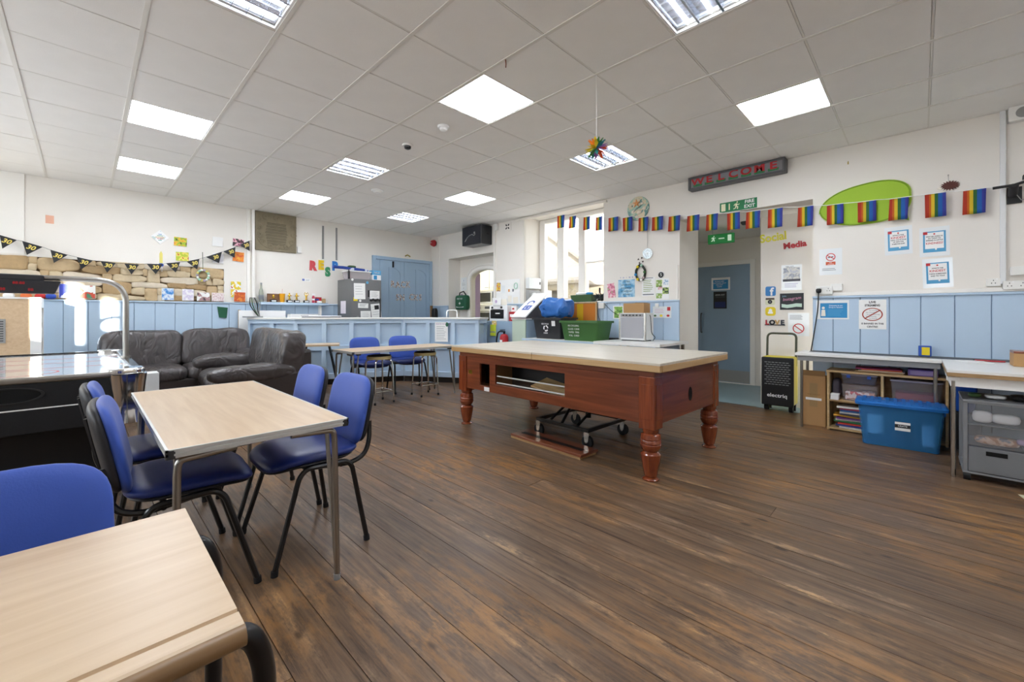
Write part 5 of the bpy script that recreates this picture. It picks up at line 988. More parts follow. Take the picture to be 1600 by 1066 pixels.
t = thing('brown_plaque', 'brown wooden award plaque with gold running figure', 'plaque', (2.29, 8.19, ZS)); ob('board', B().box(-.095, -.012, 0, .095, .012, .15), wood('walnut', '#6e4c33', '#8c6546', .4, 1, 'X', 2), t, bevel=.003); ob('figure', B().sell((0, -.02, .10), (.04, .02, .07), .7, .7, 10, 6), 'gold', t, smooth=True); ob('black_base', B().box(-.05, -.05, 0, .05, -.012, .045), 'black', t); ob('name_strip', B().box(-.035, -.052, .012, .035, -.05, .032), 'paper', t)
t = thing('orange_cup', 'tall orange plastic cup with straw', 'cup', (2.427, YS, ZS)); ob('cup', B().lathe([(0, 0), (.033, 0), (.048, .15), (.051, .155), (0, .155)], 18), mat('cup_orange', '#e6a21e', .4), t, smooth=True); ob('straw', rod((.0, 0, .15), (.005, 0, .24), .004), mat('straw', '#e8c9c0', .5), t)
def trophy(label, x, h, ball=False):
    t = thing('trophy', label, 'trophy', (x, YS, ZS), 0, 'gold trophies on the wall shelf'); ob('base', B().box(-.045, -.03, 0, .045, .03, .045), 'black', t, bevel=.002); ob('name_strip', B().box(-.032, -.0315, .01, .032, -.03, .034), 'paper', t)
    b = B(); b.tube([(-.012, 0, .045), (-.004, 0, .10)], .008, 6).tube([(.014, 0, .045), (.002, 0, .10)], .008, 6).sell((0, 0, .12), (.036, .026, .06), .8, .8, 10, 6).sell((0, 0, h-.025), (.024, .024, .03), 1, 1, 10, 6)
    if ball: b.tube(fillet([(-.012, 0, .13), (-.035, 0, .15), (-.02, 0, h)], .02, 3), .006, 5).tube(fillet([(.012, 0, .13), (.035, 0, .15), (.02, 0, h)], .02, 3), .006, 5)
    else: b.tube([(.012, 0, .135), (.035, 0, .11), (.04, 0, .135)], .006, 5).tube([(-.012, 0, .135), (-.03, 0, .11)], .006, 5)
    ob('gold_figure', b, 'gold', t, smooth=True); return t
trophy('gold footballer trophy next to the orange cup', 2.545, .185); trophy('gold footballer trophy in the middle of the shelf', 2.665, .185); trophy('gold trophy with raised arms next to the spray bottle', 2.83, .195, True)
t = thing('spray_bottle', 'pink and white spray bottle on the trophy shelf', 'bottle', (2.955, YS, ZS)); ob('bottle', B().lathe([(0, 0), (.022, 0), (.024, .01), (.024, .11), (.012, .14), (0, .14)], 14), mat('bottle_pink', '#c9405c', .4), t, smooth=True); ob('label', B().cyl((0, 0, .05), (0, 0, .08), .0245, n=14), 'white', t); ob('trigger_head', B().box(-.028, -.012, .14, .03, .012, .175).cyl((0, 0, .13), (0, 0, .15), .014), 'white', t)
t = thing('red_tin', 'small red and blue tin behind a cloth at the shelf end', 'tin', (3.055, 8.19, ZS)); ob('tin', B().box(-.05, -.03, .0, .05, .03, .11), 'red', t, bevel=.004); ob('blue_band', B().box(-.051, -.031, .05, .0, .031, .08), 'text_blue', t)
t = thing('stone_pot', 'small brown stone pot at the end of the trophy shelf', 'pot', (3.14, YS, ZS)); ob('pot', B().lathe([(0, 0), (.035, 0), (.038, .06), (.032, .085), (0, .085)], 12), 'stone_c', t, smooth=True)
ob('white_cloth', B().sell((0, 0, .02), (.1, .06, .045), .8, .8, 12, 6), 'white', loc=(3.05, 8.12, ZS), smooth=True, label='folded pale cloth in front of the red tin', cat='cloth')
# ---- inscribed stone tablet, switch, tracks, RESP letters
t = thing('stone_tablet', 'old inscribed stone tablet with carved scroll border under the ceiling', 'tablet', T=FF(2.352, 2.635)); ob('slab', B().box(-.327, -.335, 0, .327, .335, .035), 'plaque', t, bevel=.005)
for s_, k in (('IN MEMORY OF', 0), ('THE FOUNDERS OF THIS', 1), ('SCHOOL ERECTED', 2), ('BY SUBSCRIPTION', 3), ('FOR THE CHILDREN', 4), ('OF THE PARISH', 5), ('IN THE YEAR OF', 6), ('OUR LORD', 7)): rect(t, 'inscription_line', 0, .15-.05*k, .34-.012*abs(k-3), .009, 'plaque_cut_shade', .0354); rect(t, 'inscription_line', 0, .128-.05*k, .36-.02*abs(k-3), .009, 'plaque_cut_shade', .0354)  # flat strips, the shade in cut lettering put into their dark colour
t_in = t
def scroll(cx, cy, r, tw=1): return [(cx+r*(1-.8*k/16)*math.cos(tw*k*.7), cy+r*(1-.8*k/16)*math.sin(tw*k*.7), .036) for k in range(17)]
for cx, cy, r, tw in ((-.27, .19, .045, 1), (-.27, .06, .05, 1), (-.27, -.07, .05, -1), (-.22, -.19, .05, 1), (-.10, -.25, .045, -1), (.03, -.27, .045, 1), (.16, -.24, .045, -1), (.25, -.15, .05, 1), (.275, -.01, .045, -1), (.275, .12, .045, 1), (.22, .23, .04, 1), (-.18, .25, .04, -1), (.0, .25, .05, 1)): ob('carved_scroll', B().tube(scroll(cx, cy, r, tw), .013, 6), 'plaque', t, smooth=True)
ob('carved_border', B().tube(fillet([(-.31, .29, .036), (-.31, -.13, .036), (-.20, -.27, .036), (.0, -.31, .036), (.20, -.27, .036), (.31, -.10, .036), (.31, .29, .036)],   .1, 4), .011, 6), 'plaque', t, smooth=True)
ob('pediment', B().prism([(-.11, .17), (.11, .17), (.0, .225)], .035, .042), 'plaque', t)
ob('wall_switch', B().prism(rrect(.07, .12, .008, 3), 0, .04), 'socket', T=FF(2.735, 2.373), label='white box at the corner of the stone tablet', cat='switch', bevel=.003)
for x_, lb in ((3.162, 'grey slotted shelf track above the letter E'), (3.418, 'grey slotted shelf track above the letter P')):
    t = thing('shelf_track', lb, 'shelf track', T=FF(x_, 2.563), group='slotted shelf tracks'); ob('channel', B().box(-.016, -.318, 0, .016, .318, .014), 'grey', t, bevel=.002)
    sl = B().box(-.004, -.008, .014, .004, .008, .0148).mesh('slot')
    for k in range(20): ob('slot', sl, 'text_black', t, loc=(0, -.295+.031*k, 0))
for c_, x_, z_, m_, rl in (('R', 2.975, 2.093, mat('let_red', '#cf4b50', .5), -.04), ('E', 3.125, 2.118, mat('let_yellow', '#e6c21e', .5), .0), ('S', 3.25, 1.998, mat('let_green', '#3c8f60', .5), .02), ('P', 3.385, 2.121, mat('let_blue', '#2f7cc8', .5), 0)):
    t = thing('cut_out_letter', 'large %s cut-out letter %s on the cream wall' % ({'R': 'red', 'E': 'yellow', 'S': 'green', 'P': 'blue'}[c_], c_), 'letter', T=FF(x_, z_, YF, rl)); text(c_, .225, m_, t, 0, 0, .006, ext=.004, bold=.016, sx=.85, name='letter')
t = thing('page_sticker', 'small blue and white page sticker under the cut-out letters', 'sticker', T=FF(2.86, 1.827)); rect(t, 'backing', .0, 0, .15, .05, 'white', .001); rect(t, 'blue_square', -.05, 0, .04, .036, 'text_blue', .002); text('f', .036, 'text_white', t, -.05, 0, .0026); lines(t, .03, .005, .08, 2, .014, 'text_grey', .004, .002)
ob('pipe_casing', B().box(1.975, 8.20, 1.40, 2.015, YF, ZC).box(1.905, 8.235, 1.4, 1.955, YF, ZC), 'white_paint', bevel=.004, label='white boxed pipe and trunking running up beside the stone tablet', cat='pipe')
t = thing('loose_cables', 'bunch of grey and black cables hanging at the foot of the white pipe', 'cables', (2.0, 8.15, 1.15)); 
for k in range(5): ob('cable', B().tube(fillet([(.02*k-.06, .03, .32), (-.08+.04*k, -.02, .2), (-.02+.02*k, -.01, .1), (.03+.005*k, -.1, .0)], .08, 4), .008, 6), ('black', 'tray_green', 'grey', 'black', 'grey')[k], t, smooth=True)
# ---- blue double doors with letters
t = thing('door_2', 'pale blue arched-panel double doors behind the counter', 'door', T=FF(0, 0), kind='structure')
for nm, bx in (('door_frame', (4.15, 0, 0, 4.225, 2.42, .05)), ('door_frame', (5.55, 0, 0, 5.62, 2.42, .05)), ('door_head', (4.225, 2.35, 0, 5.55, 2.42, .05))): ob(nm, B().box(*bx), 'blue_door', t, bevel=.004)
for x0, x1 in ((4.23, 4.885), (4.89, 5.545)):
    lf = ob('door_leaf', B().box(x0, .01, 0, x1, 2.345, .02), 'blue_door', t)
    cx = (x0+x1)/2; hw_ = (x1-x0)/2
    for nm, bx in (('stile', (x0, .01, .02, x0+.09, 2.345, .032)), ('stile', (x1-.09, .01, .02, x1, 2.345, .032)), ('rail', (x0+.09, .01, .02, x1-.09, .2, .032)), ('rail', (x0+.09, .95, .02, x1-.09, 1.08, .032)), ('muntin', (cx-.03, .2, .02, cx+.03, 2.2, .03))): ob(nm, B().box(*bx), 'blue_door', lf, bevel=.004)
    pl = [(x0+.09, 2.345), (x0+.09, 2.05)]+[(cx-(hw_-.09)*math.cos(PI*k/12), 2.05+.15*math.sin(PI*k/12)) for k in range(1, 12)]+[(x1-.09, 2.05), (x1-.09, 2.345)]
    ob('arched_rail', B().prism(pl, .02, .032), 'blue_door', lf)
ob('door_hook', B().box(4.60, 2.20, .032, 4.635, 2.33, .06), 'black', t, bevel=.006)
t = thing('rack_letters', 'row of patterned paper letters spelling RACK on the blue doors', 'letters', T=FF(4.79, 1.835, 8.216)); mp = art('letter_print', ['#c9b4a8', '#8f6a5a', '#e6ddd4', '#5a6478', '#b86a5a'], 26)
for k, c_ in enumerate('RACK'): text(c_, .19, mp, t, -.18+.125*k, random.uniform(-.01, .01), .003, random.uniform(-.06, .06), name='letter', sx=.85, bold=.006)
t = thing('snacks_letters', 'row of patterned paper letters spelling SN CKS with a gap', 'letters', T=FF(5.01, 1.565, 8.216))
for k, c_ in enumerate('SN CKS'):
    if c_ != ' ': text(c_, .19, mp, t, -.285+.115*k, -.01+random.uniform(-.012, .012), .003, random.uniform(-.06, .06), name='letter', sx=.85, bold=.006)
ob('gold_leaf_ornament', B().tube([(-.06, -.01, .01), (0, .02, .012), (.07, -.01, .01)], .014, 6, flat=.4), mat('olive_gold', '#9a8a3a', .5), T=FF(4.99, 2.49), smooth=True, label='small olive leaf ornament above the blue doors', cat='ornament')
# ---- things along the stone patch
t = thing('thirty_bunting', 'string of black and gold triangular flags printed 30 along the far wall', 'bunting', T=FF(0, 0, 8.165)); mat('flag_black', '#23262a', .5, var=.6, vscale=90)
F30 = [(-0.729, -0.592, 2.137), (-0.550, -0.379, 2.081), (-0.313, -0.159, 1.998), (-0.077, 0.074, 1.936), (0.149, 0.302, 1.913), (0.388, 0.544, 1.907), (0.628, 0.808, 1.929), (0.845, 1.011, 1.967), (1.088, 1.248, 2.028), (1.329, 1.541, 2.146), (1.558, 1.726, 2.252), (1.780, 1.927, 2.384)]
SL = [-.33, -.33, -.33, -.22, -.08, -.02, .06, .2, .36, .5, .55, .6]
ob('bunting_string', B().tube([(-1.2, 2.32, 0)]+[(a+(b_-a)*e, z_+(.5-1)*0+(e-.5)*(b_-a)*s_, 0) for (a, b_, z_), s_ in zip(F30, SL) for e in (0, 1)]+[(1.96, 2.43, .02)], .0022, 5), 'text_black', t)
for (a, b_, z_), s_ in zip(F30, SL):
    w_ = (b_-a)/math.cos(math.atan(s_)); f_ = ob('flag', B().prism([(-w_/2, 0), (0, -.15), (w_/2, 0)], -.001, .001), 'flag_black', t, loc=((a+b_)/2, z_, 0), rot=(0, 0, math.atan(s_))); text('30', .075, 'gold_text', f_, 0, -.05, .0016, bold=.002, shear=.2)
def canvas(label, x, z, w, h, cols, scale=26, roll=0, d=.016, y=YF, kind='voronoi', name='small_canvas'):
    o = ob(name, B().box(-w/2, -h/2, 0, w/2, h/2, d), 'white', T=FF(x, z, y, roll), label=label, cat='picture', bevel=.001); rect(o, 'painting', 0, 0, w-.006, h-.006, art('art_%s' % label[:24], cols, scale, kind), d+.0006); return o
o = canvas('white diamond-hung canvas with rainbow lettering', .782, 2.347, .15, .15, ['#f1f1ef', '#f1f1ef', '#c9d8d4', '#f2f0ee'], 20, PI/4)
for k, c_ in enumerate(('#3f7fc0', '#3f9a5a', '#d8a02a', '#c8443a', '#2f8a7a')): ob('lettering_line', B().cbox((0, .04-.022*k, 0), (.04+.03*(2-abs(k-2)), .008, .0006)), mat('rb%d' % k, c_, .5), o, T=Matrix.Rotation(-PI/4, 4, 'Z') @ Matrix.Translation((0, 0, .0178)))
canvas('orange and lime splash painting beside the diamond canvas', 1.022, 2.306, .163, .14, ['#d8742a', '#e8b83a', '#9fc03a', '#5a3a2a', '#e05a2a'], 26, -.03)
canvas('yellow and green splash painting under the orange splash painting', 1.045, 2.08, .163, .142, ['#d8b83a', '#b9c83a', '#e8d86a', '#c8643a', '#8fae3a'], 26, .02)
canvas('plain white canvas with a grey corner', 1.498, 2.366, .14, .15, ['#f0f0ee', '#f0f0ee', '#e4e4e6'], 9, -.04)
canvas('dark-edged white canvas behind the bunting', 1.503, 2.095, .15, .155, ['#ecebf0', '#e6e4ea', '#b9bcd8'], 9, -.04)
canvas('pink and black painting near the white pipe', 1.782, 2.385, .165, .13, ['#c8447a', '#3a2a30', '#e8b0c0', '#8f3a5a', '#e86a9a'], 20, -.06)
canvas('orange and red painting under the pink painting', 1.782, 2.15, .165, .165, ['#d8562a', '#e8862a', '#f0b040', '#c8382a'], 20, -.06)
ob('paint_card', B().box(-.037, -.053, 0, .037, .053, .004), mat('salmon', '#e9b49a', .7), T=FF(-.322, 2.432), label='small salmon card alone on the cream wall', cat='card')
ZL, YL = 1.384, 8.222
canvas('blue painting with white splashes standing on the ledge by the hockey arch', -.155, 1.495, .17, .19, ['#2f3fa0', '#3848b0', '#dfe4f4', '#3444a8'], 8, 0, .018, YL, name='ledge_canvas')
canvas('white painting with red and green strokes beside the blue ledge painting', .02, 1.49, .16, .18, ['#f0efec', '#f0efec', '#c8503a', '#4a8a6a', '#f0efec'], 10, .0, .018, YL, name='ledge_canvas')
canvas('blue and white wave painting standing on the ledge under the stones', .869, 1.49, .142, .18, ['#1f4fb0', '#3f8fd8', '#e8f0f4', '#2f6fc8'], 12, 0, .018, YL, 'noise', name='ledge_canvas')
canvas('pale canvas with lilac tree drawing on the ledge', 1.111, 1.487, .142, .178, ['#f1eff2', '#f1eff2', '#cfc4dc', '#e8e2ee'], 16, 0, .018, YL, 'noise', name='ledge_canvas')
canvas('white canvas with a red and black motorbike-like shape on the ledge', 1.305, 1.465, .165, .135, ['#f2f1ef', '#f2f1ef', '#b08a8a', '#4a4044', '#f2f1ef'], 16, 0, .018, YL, name='ledge_canvas')
canvas('canvas with tiny red patterned lines at the end of the ledge', 1.495, 1.463, .163, .14, ['#eee6e4', '#e0cfcf', '#c9a6a8', '#efe9e8'], 60, 0, .018, YL, name='ledge_canvas')
canvas('green topped collage card at the wall end of the ledge', 1.745, 1.60, .15, .27, ['#8fc05a', '#e8c83a', '#eef0ea', '#c85a3a', '#7a9fc8'], 22, 0, .004, 8.232, name='collage_card')
canvas('orange pumpkin painting leaning on the ledge', 1.795, 1.475, .165, .165, ['#d8702a', '#c85a2a', '#e08a3a', '#7a8a3a'], 14, -.03, .016, 8.218, name='ledge_canvas')
for x_, c_, lb in ((-.66, '#e8e6e2', 'white toy figure on the ledge behind the score unit'), (-.52, '#e0703a', 'orange toy figure on the ledge behind the score unit'), (-.40, '#c82a2a', 'red toy ball on the ledge behind the score unit'), (-.31, '#2f4fb0', 'blue and white crumpled toy on the ledge near the hockey arch')):
    ob('ledge_toy', B().sell((0, 0, .035), (.10, .05, .07), .8, .8, 14, 8), mat('toy'+c_[1:], c_, .5), loc=(x_, 8.20, ZL), smooth=True, label=lb, cat='toy')
t = thing('paper_crayon', 'yellow paper crayon with a blue tassel above the bunting', 'ornament', T=FF(.795, 2.03)); ob('paper_tube', B().prism([(-.018, -.08), (.018, -.08), (.018, .07), (0, .11), (-.018, .07)], 0, .004), mat('pale_yellow', '#e8dc7a', .6), t); ob('blue_cap', B().sell((.0, -.10, .006), (.06, .05, .01), .8, .8, 12, 6), 'text_blue', t); ob('tassel', B().box(.006, -.2, .002, .014, -.11, .006), 'paper', t)
t = thing('flower_wreath', 'pale pastel flower wreath hanging in front of the stones', 'wreath', T=FF(1.297, 1.80, 8.21)); WR = [(.075*math.cos(2*PI*k/14), .085*math.sin(2*PI*k/14)) for k in range(14)]
ob('wreath_ring', B().tube([(x_, y_, .01) for x_, y_ in WR], .018, 8, closed=True), mat('wreath_pale', '#b9c8a8', .8, var=.4, vscale=60, bump=.5), t, smooth=True); ob('hanging_cord', rod((0, .09, .01), (-.005, .37, .01), .004), 'tray_green', t)
for k, (x_, y_) in enumerate(WR): ob('paper_flower', B().sell((x_, y_, .026), (.036, .036, .02), 1, 1, 8, 5), ('white', mat('pale_mint', '#a9d8c0', .6), mat('pale_gold', '#d8c86a', .6), 'lilac')[k % 4], t, smooth=True)
ob('green_folder', B().prism([(-.07, .09), (.07, .075), (.055, -.095), (-.045, -.085)], 0, .012), 'dark_green', T=FF(1.56, 1.22, 8.23), label='dark green folder stuck on the blue boards near the counter', cat='folder')
# ================================================================ right-hand wall and desks
t = thing('speech_bubble_board', 'large lime green speech-bubble board behind the rainbow bunting', 'board', T=FR(.43, 2.33))
pts = []
for k in range(48):
    a = 2*PI*k/48; x_, y_ = .372*math.copysign(abs(math.cos(a))**.85, math.cos(a)), .21*math.copysign(abs(math.sin(a))**.9, math.sin(a)); pts.append((x_, y_+.045*x_/.37*(1 if y_ > 0 else -.2)))
k0 = min(range(48), key=lambda k: abs(pts[k][0]-.30)+(0 if pts[k][1] < 0 else 9)); pts[k0:k0+2] = [(.27, -.175), (.355, -.222), (.335, -.12)]
ob('board', B().prism(pts, 0, .022), mat('lime', '#a3c73c', .75, bump=.15, bscale=200), t, bevel=.006)
ob('piping', B().tube([(x_*.97, y_*.96, .022) for x_, y_ in pts], .006, 6, closed=True), mat('lime_dark', '#86ab2c', .7), t, smooth=True)
t = thing('hedgehog_ornament', 'small brown hedgehog ornament hanging above the bunting', 'ornament', T=FR(-.185, 2.39)); ob('spines', B().prism([((.068 if k % 2 else .048)*math.cos(2*PI*k/36), (.048 if k % 2 else .032)*math.sin(2*PI*k/36)) for k in range(36)], .004, .014), mat('spines', '#5a342e', .8), t, loc=(.018, 0, 0)); ob('face', B().prism([(-.068, -.012), (-.03, .022), (-.01, .0), (-.02, -.028), (-.045, -.026)], .003, .012), 'paper_warm', t); ob('eye', B().cyl((-.035, .002, .012), (-.035, .002, .0135), .004, n=8), 'black', t); ob('belly', B().prism([(-.03, -.03), (.04, -.038), (.03, -.046), (-.02, -.042)], .003, .012), 'paper_warm', t); ob('hanging_thread', rod((.01, .035, .008), (.008, .10, .006), .0015), 'grey', t); ob('nail', B().cyl((.008, .1, 0), (.008, .1, .02), .005, n=8), 'steel', t)
def kind(label, y, z, ls, roll):
    nb = sheet('kindness_poster', label, 'poster', FR(y, z, XR, roll), .205, .28, 'sleeve', group='blue-framed kindness posters')
    rect(nb, 'blue_frame', .0, .0, .155, .20, 'print_sky', .0026); rect(nb, 'white_panel', .0, .012, .128, .155, 'white', .0032); rect(nb, 'red_corner', -.062, .085, .03, .026, 'sign_red', .0036); rect(nb, 'pointer', .01, -.07, .012, .018, 'white', .0034); disc(nb, 'heart', 0, .074, .007, 'sign_red', .0036)
    for s_, y_, sz, m_ in ls: text(s_, sz, m_, nb, 0, y_, .0038, w=min(.115, sz*len(s_)*.52), bold=.0004)
kind("poster asking what's the kindest thing you've done, nearest the speech bubble", .155, 1.92, (("WHAT'S THE", .052, .016, 'text_black'), ('KINDEST', .028, .03, 'sign_red'), ("THING YOU'VE DONE", .005, .014, 'text_black'), ('OR SEEN FOR', -.014, .014, 'text_black'), ("SOMEONE ELSE?", -.034, .014, 'text_black')), .02)
kind('poster asking how to spread a little kindness, the upper one of the pair', -.10, 1.878, (('WHAT AM I GOING TO', .05, .015, 'text_black'), ('DO TODAY TO', .032, .015, 'text_black'), ('SPREAD A LITTLE', .013, .015, 'text_black'), ('KINDNESS?', -.015, .028, 'sign_red')), .01)
kind('poster asking the kindest thing said to you, the lower one of the pair', -.122, 1.577, (("WHAT'S THE", .045, .015, 'text_black'), ('KINDEST', .02, .03, 'sign_red'), ("THING SOMEONE'S", -.008, .015, 'text_black'), ('SAID TO YOU?', -.028, .015, 'text_black')), .03)
nb = sheet('no_smoking_notice', 'laminated NO SMOKING notice above the plug socket', 'notice', FR(.70, 1.756), .2, .285, 'sleeve'); ring(nb, 'red_ring', 0, .05, .042, .008, 'sign_red', .003); rect(nb, 'red_bar', 0, .05, .078, .008, 'sign_red', .0034, -.6); rect(nb, 'cigarette', 0, .05, .05, .008, 'text_black', .003, .15); rect(nb, 'red_panel', 0, -.018, .085, .035, mat('brick_red', '#d0603f', .5), .003); text('No', .018, 'text_white', nb, 0, -.01, .0038); text('smoking', .016, 'text_white', nb, 0, -.026, .0038); lines(nb, -.01, -.075, .13, 2, .016, 'text_grey', .005, .003)
t = socket('double_socket', 'white double socket with a black plug above the blue boards', .752, 1.446, .15, .088, 2, .03); ob('plug', B().sell((-.045, -.005, .05), (.05, .05, .045), .6, .6, 14, 8), 'black', t, smooth=True)
ob('plug_lead', B().tube(fillet([(-.045, -.02, .06), (-.05, -.2, .05), (-.09, -.5, .05), (-.12, -.72, .06), (-.06, -.76, .1)], .15, 5), .006, 6), 'black', t, smooth=True)
socket('blank_box', 'plain white box beside the double socket', .645, 1.475, .1, .075, 0, .04, 'box')
nb = sheet('safeguarding_notice', 'blue notice with white lettering under the double socket', 'notice', FR(.683, 1.233, XR-.0145), .285, .205, 'sleeve'); rect(nb, 'blue_panel', .01, -.008, .235, .16, 'print_blue', .0026); b = B(); b.sell((0, .03, 0), (.03, .03, .001), 1, 1, 10, 5).prism([(-.02, -.06), (.02, -.06), (.016, .01), (-.016, .01)], -.0004, .0004); ob('figure_print', b, 'paper_warm', nb, loc=(-.08, -.01, .0034)); text('Welcome to our', .022, 'text_white', nb, .03, .045, .0034, w=.12); text('Drop-in Session', .022, 'text_white', nb, .03, .025, .0034, w=.12); lines(nb, .03, -.005, .14, 4, .018, 'print_sky', .005, .0032)
nb['label'] = 'blue notice with white lettering under the double socket'
nb = sheet('live_streaming_notice', 'white notice saying live streaming is banned in this centre', 'notice', FR(.352, 1.182, XR-.0145), .217, .304)
text('LIVE', .03, 'text_black', nb, 0, .125, .003, bold=.001); text('STREAMING', .03, 'text_black', nb, 0, .092, .003, bold=.001, w=.12); ring(nb, 'red_ring', 0, .0, .082, .010, mat('ring_brown', '#a8432f', .5), .003, sy=.82); rect(nb, 'red_bar', 0, 0, .155, .010, 'ring_brown', .0035, .62)
for k in range(5): text('live streaming', .014, 'text_grey', nb, (.006, -.01)[k % 2], .04-.02*k, .003, w=.1-.02*abs(k-2))
text('IS BANNED IN THIS', .024, 'text_black', nb, 0, -.096, .003, bold=.0006, w=.175); text('CENTRE!', .024, 'text_black', nb, 0, -.128, .003, bold=.0006, w=.085)
socket('single_socket', 'white switch plate just left of the tall trunking', -.472, 1.468, .085, .07, 1, .03)
socket('double_socket', 'white double socket on the dado right of the tall trunking', -.60, 1.437, .15, .075, 2, .035)
socket('thermostat', 'white control box above the double socket by the picture edge', -.625, 1.56, .11, .075, 0, .045, 'control box')
t = thing('wall_speaker', 'cream wall speaker with round grille under the ceiling at the picture edge', 'loudspeaker', T=FR(-.64, 2.915)); ob('casing', B().prism(rrect(.17, .125, .01, 3), 0, .07), 'socket', t, bevel=.004); disc(t, 'grille', .0, 0, .045, 'grey', .071, .003)
t = thing('cctv_bracket', 'black camera bracket jutting from the wall at the picture edge', 'camera', T=FR(-.582, 2.22)); ob('wall_plate', B().box(-.03, -.07, 0, .055, .07, .02), 'black', t); ob('arm', B().tube([(-.12, .07, .10), (.0, .075, .09), (.06, .09, .10), (.14, .10, .12)], .012, 6), 'black', t); ob('camera_body', B().cyl((.0, .0, .03), (.0, .07, .10), .03), 'shell_black', t, smooth=True); ob('upper_arm', B().box(.05, .115, .06, .16, .145, .12), 'black', t); ob('camera_cable', B().tube(fillet([(.02, .0, .05), (.05, -.06, .05), (.07, -.04, .04), (.08, -.07, .03)], .03, 4), .003, 5), 'grey', t)
ob('wall_scuff_mark', B().prism([(-.006, -.02), (.006, -.02), (.005, .005), (0, .018), (-.005, .005)], 0, .002), mat('putty', '#b09a4a', .6), T=FR(.55, 2.80), label='small mustard putty mark high on the cream wall', cat='mark')
# ---- desks along the wall
t = thing('long_desk', 'long narrow white desk against the blue boards with dark mat on top', 'desk')
ob('desk_top', B().box(5.19, -.14, .752, 5.61, .95, .78), 'white_top', t, bevel=.003); ob('apron', B().box(5.21, -.13, .70, 5.23, .93, .751), 'grey_plastic', t)
for x_, y_ in ((5.25, .90), (5.57, .90), (5.25, -.10), (5.57, -.10)): ob('leg', B().cyl((x_, y_, 0), (x_, y_, .752), .013), 'steel', t, smooth=True)
ob('desk_mat', B().prism([(5.36, -1.0), (5.60, -1.0), (5.60, .86), (5.42, .86), (5.40, .6), (5.345, .2)], 0, .003), mat('mat_grey', '#4d5054', .6, var=.3, vscale=14), loc=(0, 0, .7805), label='long dark grey mat lying along the back of the desks', cat='mat')
t = thing('white_table', 'white chipboard table standing out from the wall at the picture edge', 'table')
ob('table_top', B().box(4.33, -1.4, .762, 5.61, -.142, .78), 'white_top', t); ob('chip_edge', B().box(4.326, -1.4, .735, 4.36, -.142, .7615), 'chipboard', t); ob('under_board', B().box(4.36, -1.4, .735, 5.61, -.142, .7618), 'chipboard', t); ob('apron', B().box(4.37, -1.38, .66, 4.39, -.16, .734), 'white', t); ob('apron', B().box(4.39, -.18, .66, 5.58, -.16, .734), 'white', t)
for x_, y_ in ((4.25, -.175), (5.3, -.2), (4.25, -1.3)): ob('leg', B().cyl((x_+.13, y_, .0), (x_+.13, y_, .735), .014), 'nickel', t, smooth=True)
ob('leg_bracket', B().cbox((4.38, -.175, .715), (.05, .07, .03)), 'white', t, bevel=.003)
t = thing('sticky_note_box', 'small blue box with a yellow note on the desk mat', 'box', T=FR(-.035, .784, 5.50)); ob('box', B().box(-.045, 0, -.05, .045, .10, 0), 'text_blue', t, bevel=.006); rect(t, 'yellow_note', .005, .05, .055, .075, 'yellow', .001)
ob('white_papers', B().box(-.11, -.08, 0, .11, .08, .006), 'paper', loc=(5.18, -.33, .781), rot=(0, 0, .3), label='loose white paper on the edge table', cat='paper')
t = thing('red_pens', 'red pens lying on the edge table', 'pens', (5.28, -.42, .789))
for k in range(3): ob('pen', B().tube([(-.01+.02*k, -.09, 0), (.015*k, .07+.01*k, 0)], .006, 6), ('red', 'sign_red', 'black')[k], t, smooth=True)
t = thing('wooden_box', 'small wooden box with dark lid at the picture edge on the table', 'box', (5.05, -.60, .781)); ob('box', B().box(-.1, -.08, 0, .1, .08, .10), 'cardboard', t, bevel=.003); ob('lid', B().box(-.1, -.08, .10, .1, .08, .118), 'mahogany_x', t, bevel=.003)
# ---- shelf unit under the desk and its contents
t = thing('low_shelf_unit', 'low wooden shelf unit under the white desk', 'shelf unit'); X0, X1 = 5.30, 5.59
for nm, bx in (('side_panel', (X0, .67, 0, X1, .69, .59)), ('side_panel', (X0, -.185, 0, X1, -.165, .59)), ('top_panel', (X0-.005, -.19, .59, X1, .695, .612)), ('divider', (X0, .25, .03, X1, .27, .59)), ('bottom_panel', (X0, -.165, .01, X1, .67, .03)), ('shelf_board', (X0+.004, .27, .295, X1, .67, .313)), ('shelf_board', (X0+.004, -.165, .295, X1, .25, .313)), ('back_panel', (X1-.006, -.165, .03, X1, .67, .59))): ob(nm, B().box(*bx), 'shelf_wood', t, bevel=.0015)
def tub(name, label, x0, x1, y0, y1, z0, h, col, tint, fac, lid=None, cont=None):
    t = thing(name, label, 'storage box', ((x0+x1)/2, (y0+y1)/2, z0)); w, l = x1-x0, y1-y0
    rr = lambda a, b_, z_: [(p[0], p[1], z_) for p in rrect(a, b_, .02, 3)]
    ob('box', B().loft([rr(w-.03, l-.03, .001), rr(w, l, h)]), M.get('tub_'+name+col) or plastic_clear('tub_'+name+col, col, tint, fac), t, smooth=True)
    if lid: ob('lid', B().prism(rrect(w+.012, l+.012, .02, 3), h, h+.015), lid, t, bevel=.004)
    if cont: ob('contents', B().box(-w/2+.03, -l/2+.03, .01, w/2-.03, l/2-.03, h*.55), cont, t, bevel=.01)
    return t
mat('grey_clear', '#8f8a94', .3)
t = tub('flat_case', 'grey plastic case with blue clips in the top compartment', X0+.02, X1-.02, .30, .575, .485, .085, '#8b8790', '#cfcbd4', .4, 'grey_clear')
for y_ in (-.08, .08): ob('blue_clip', B().cbox((-.128, y_, .075), (.01, .03, .03)), 'text_blue', t, bevel=.002)
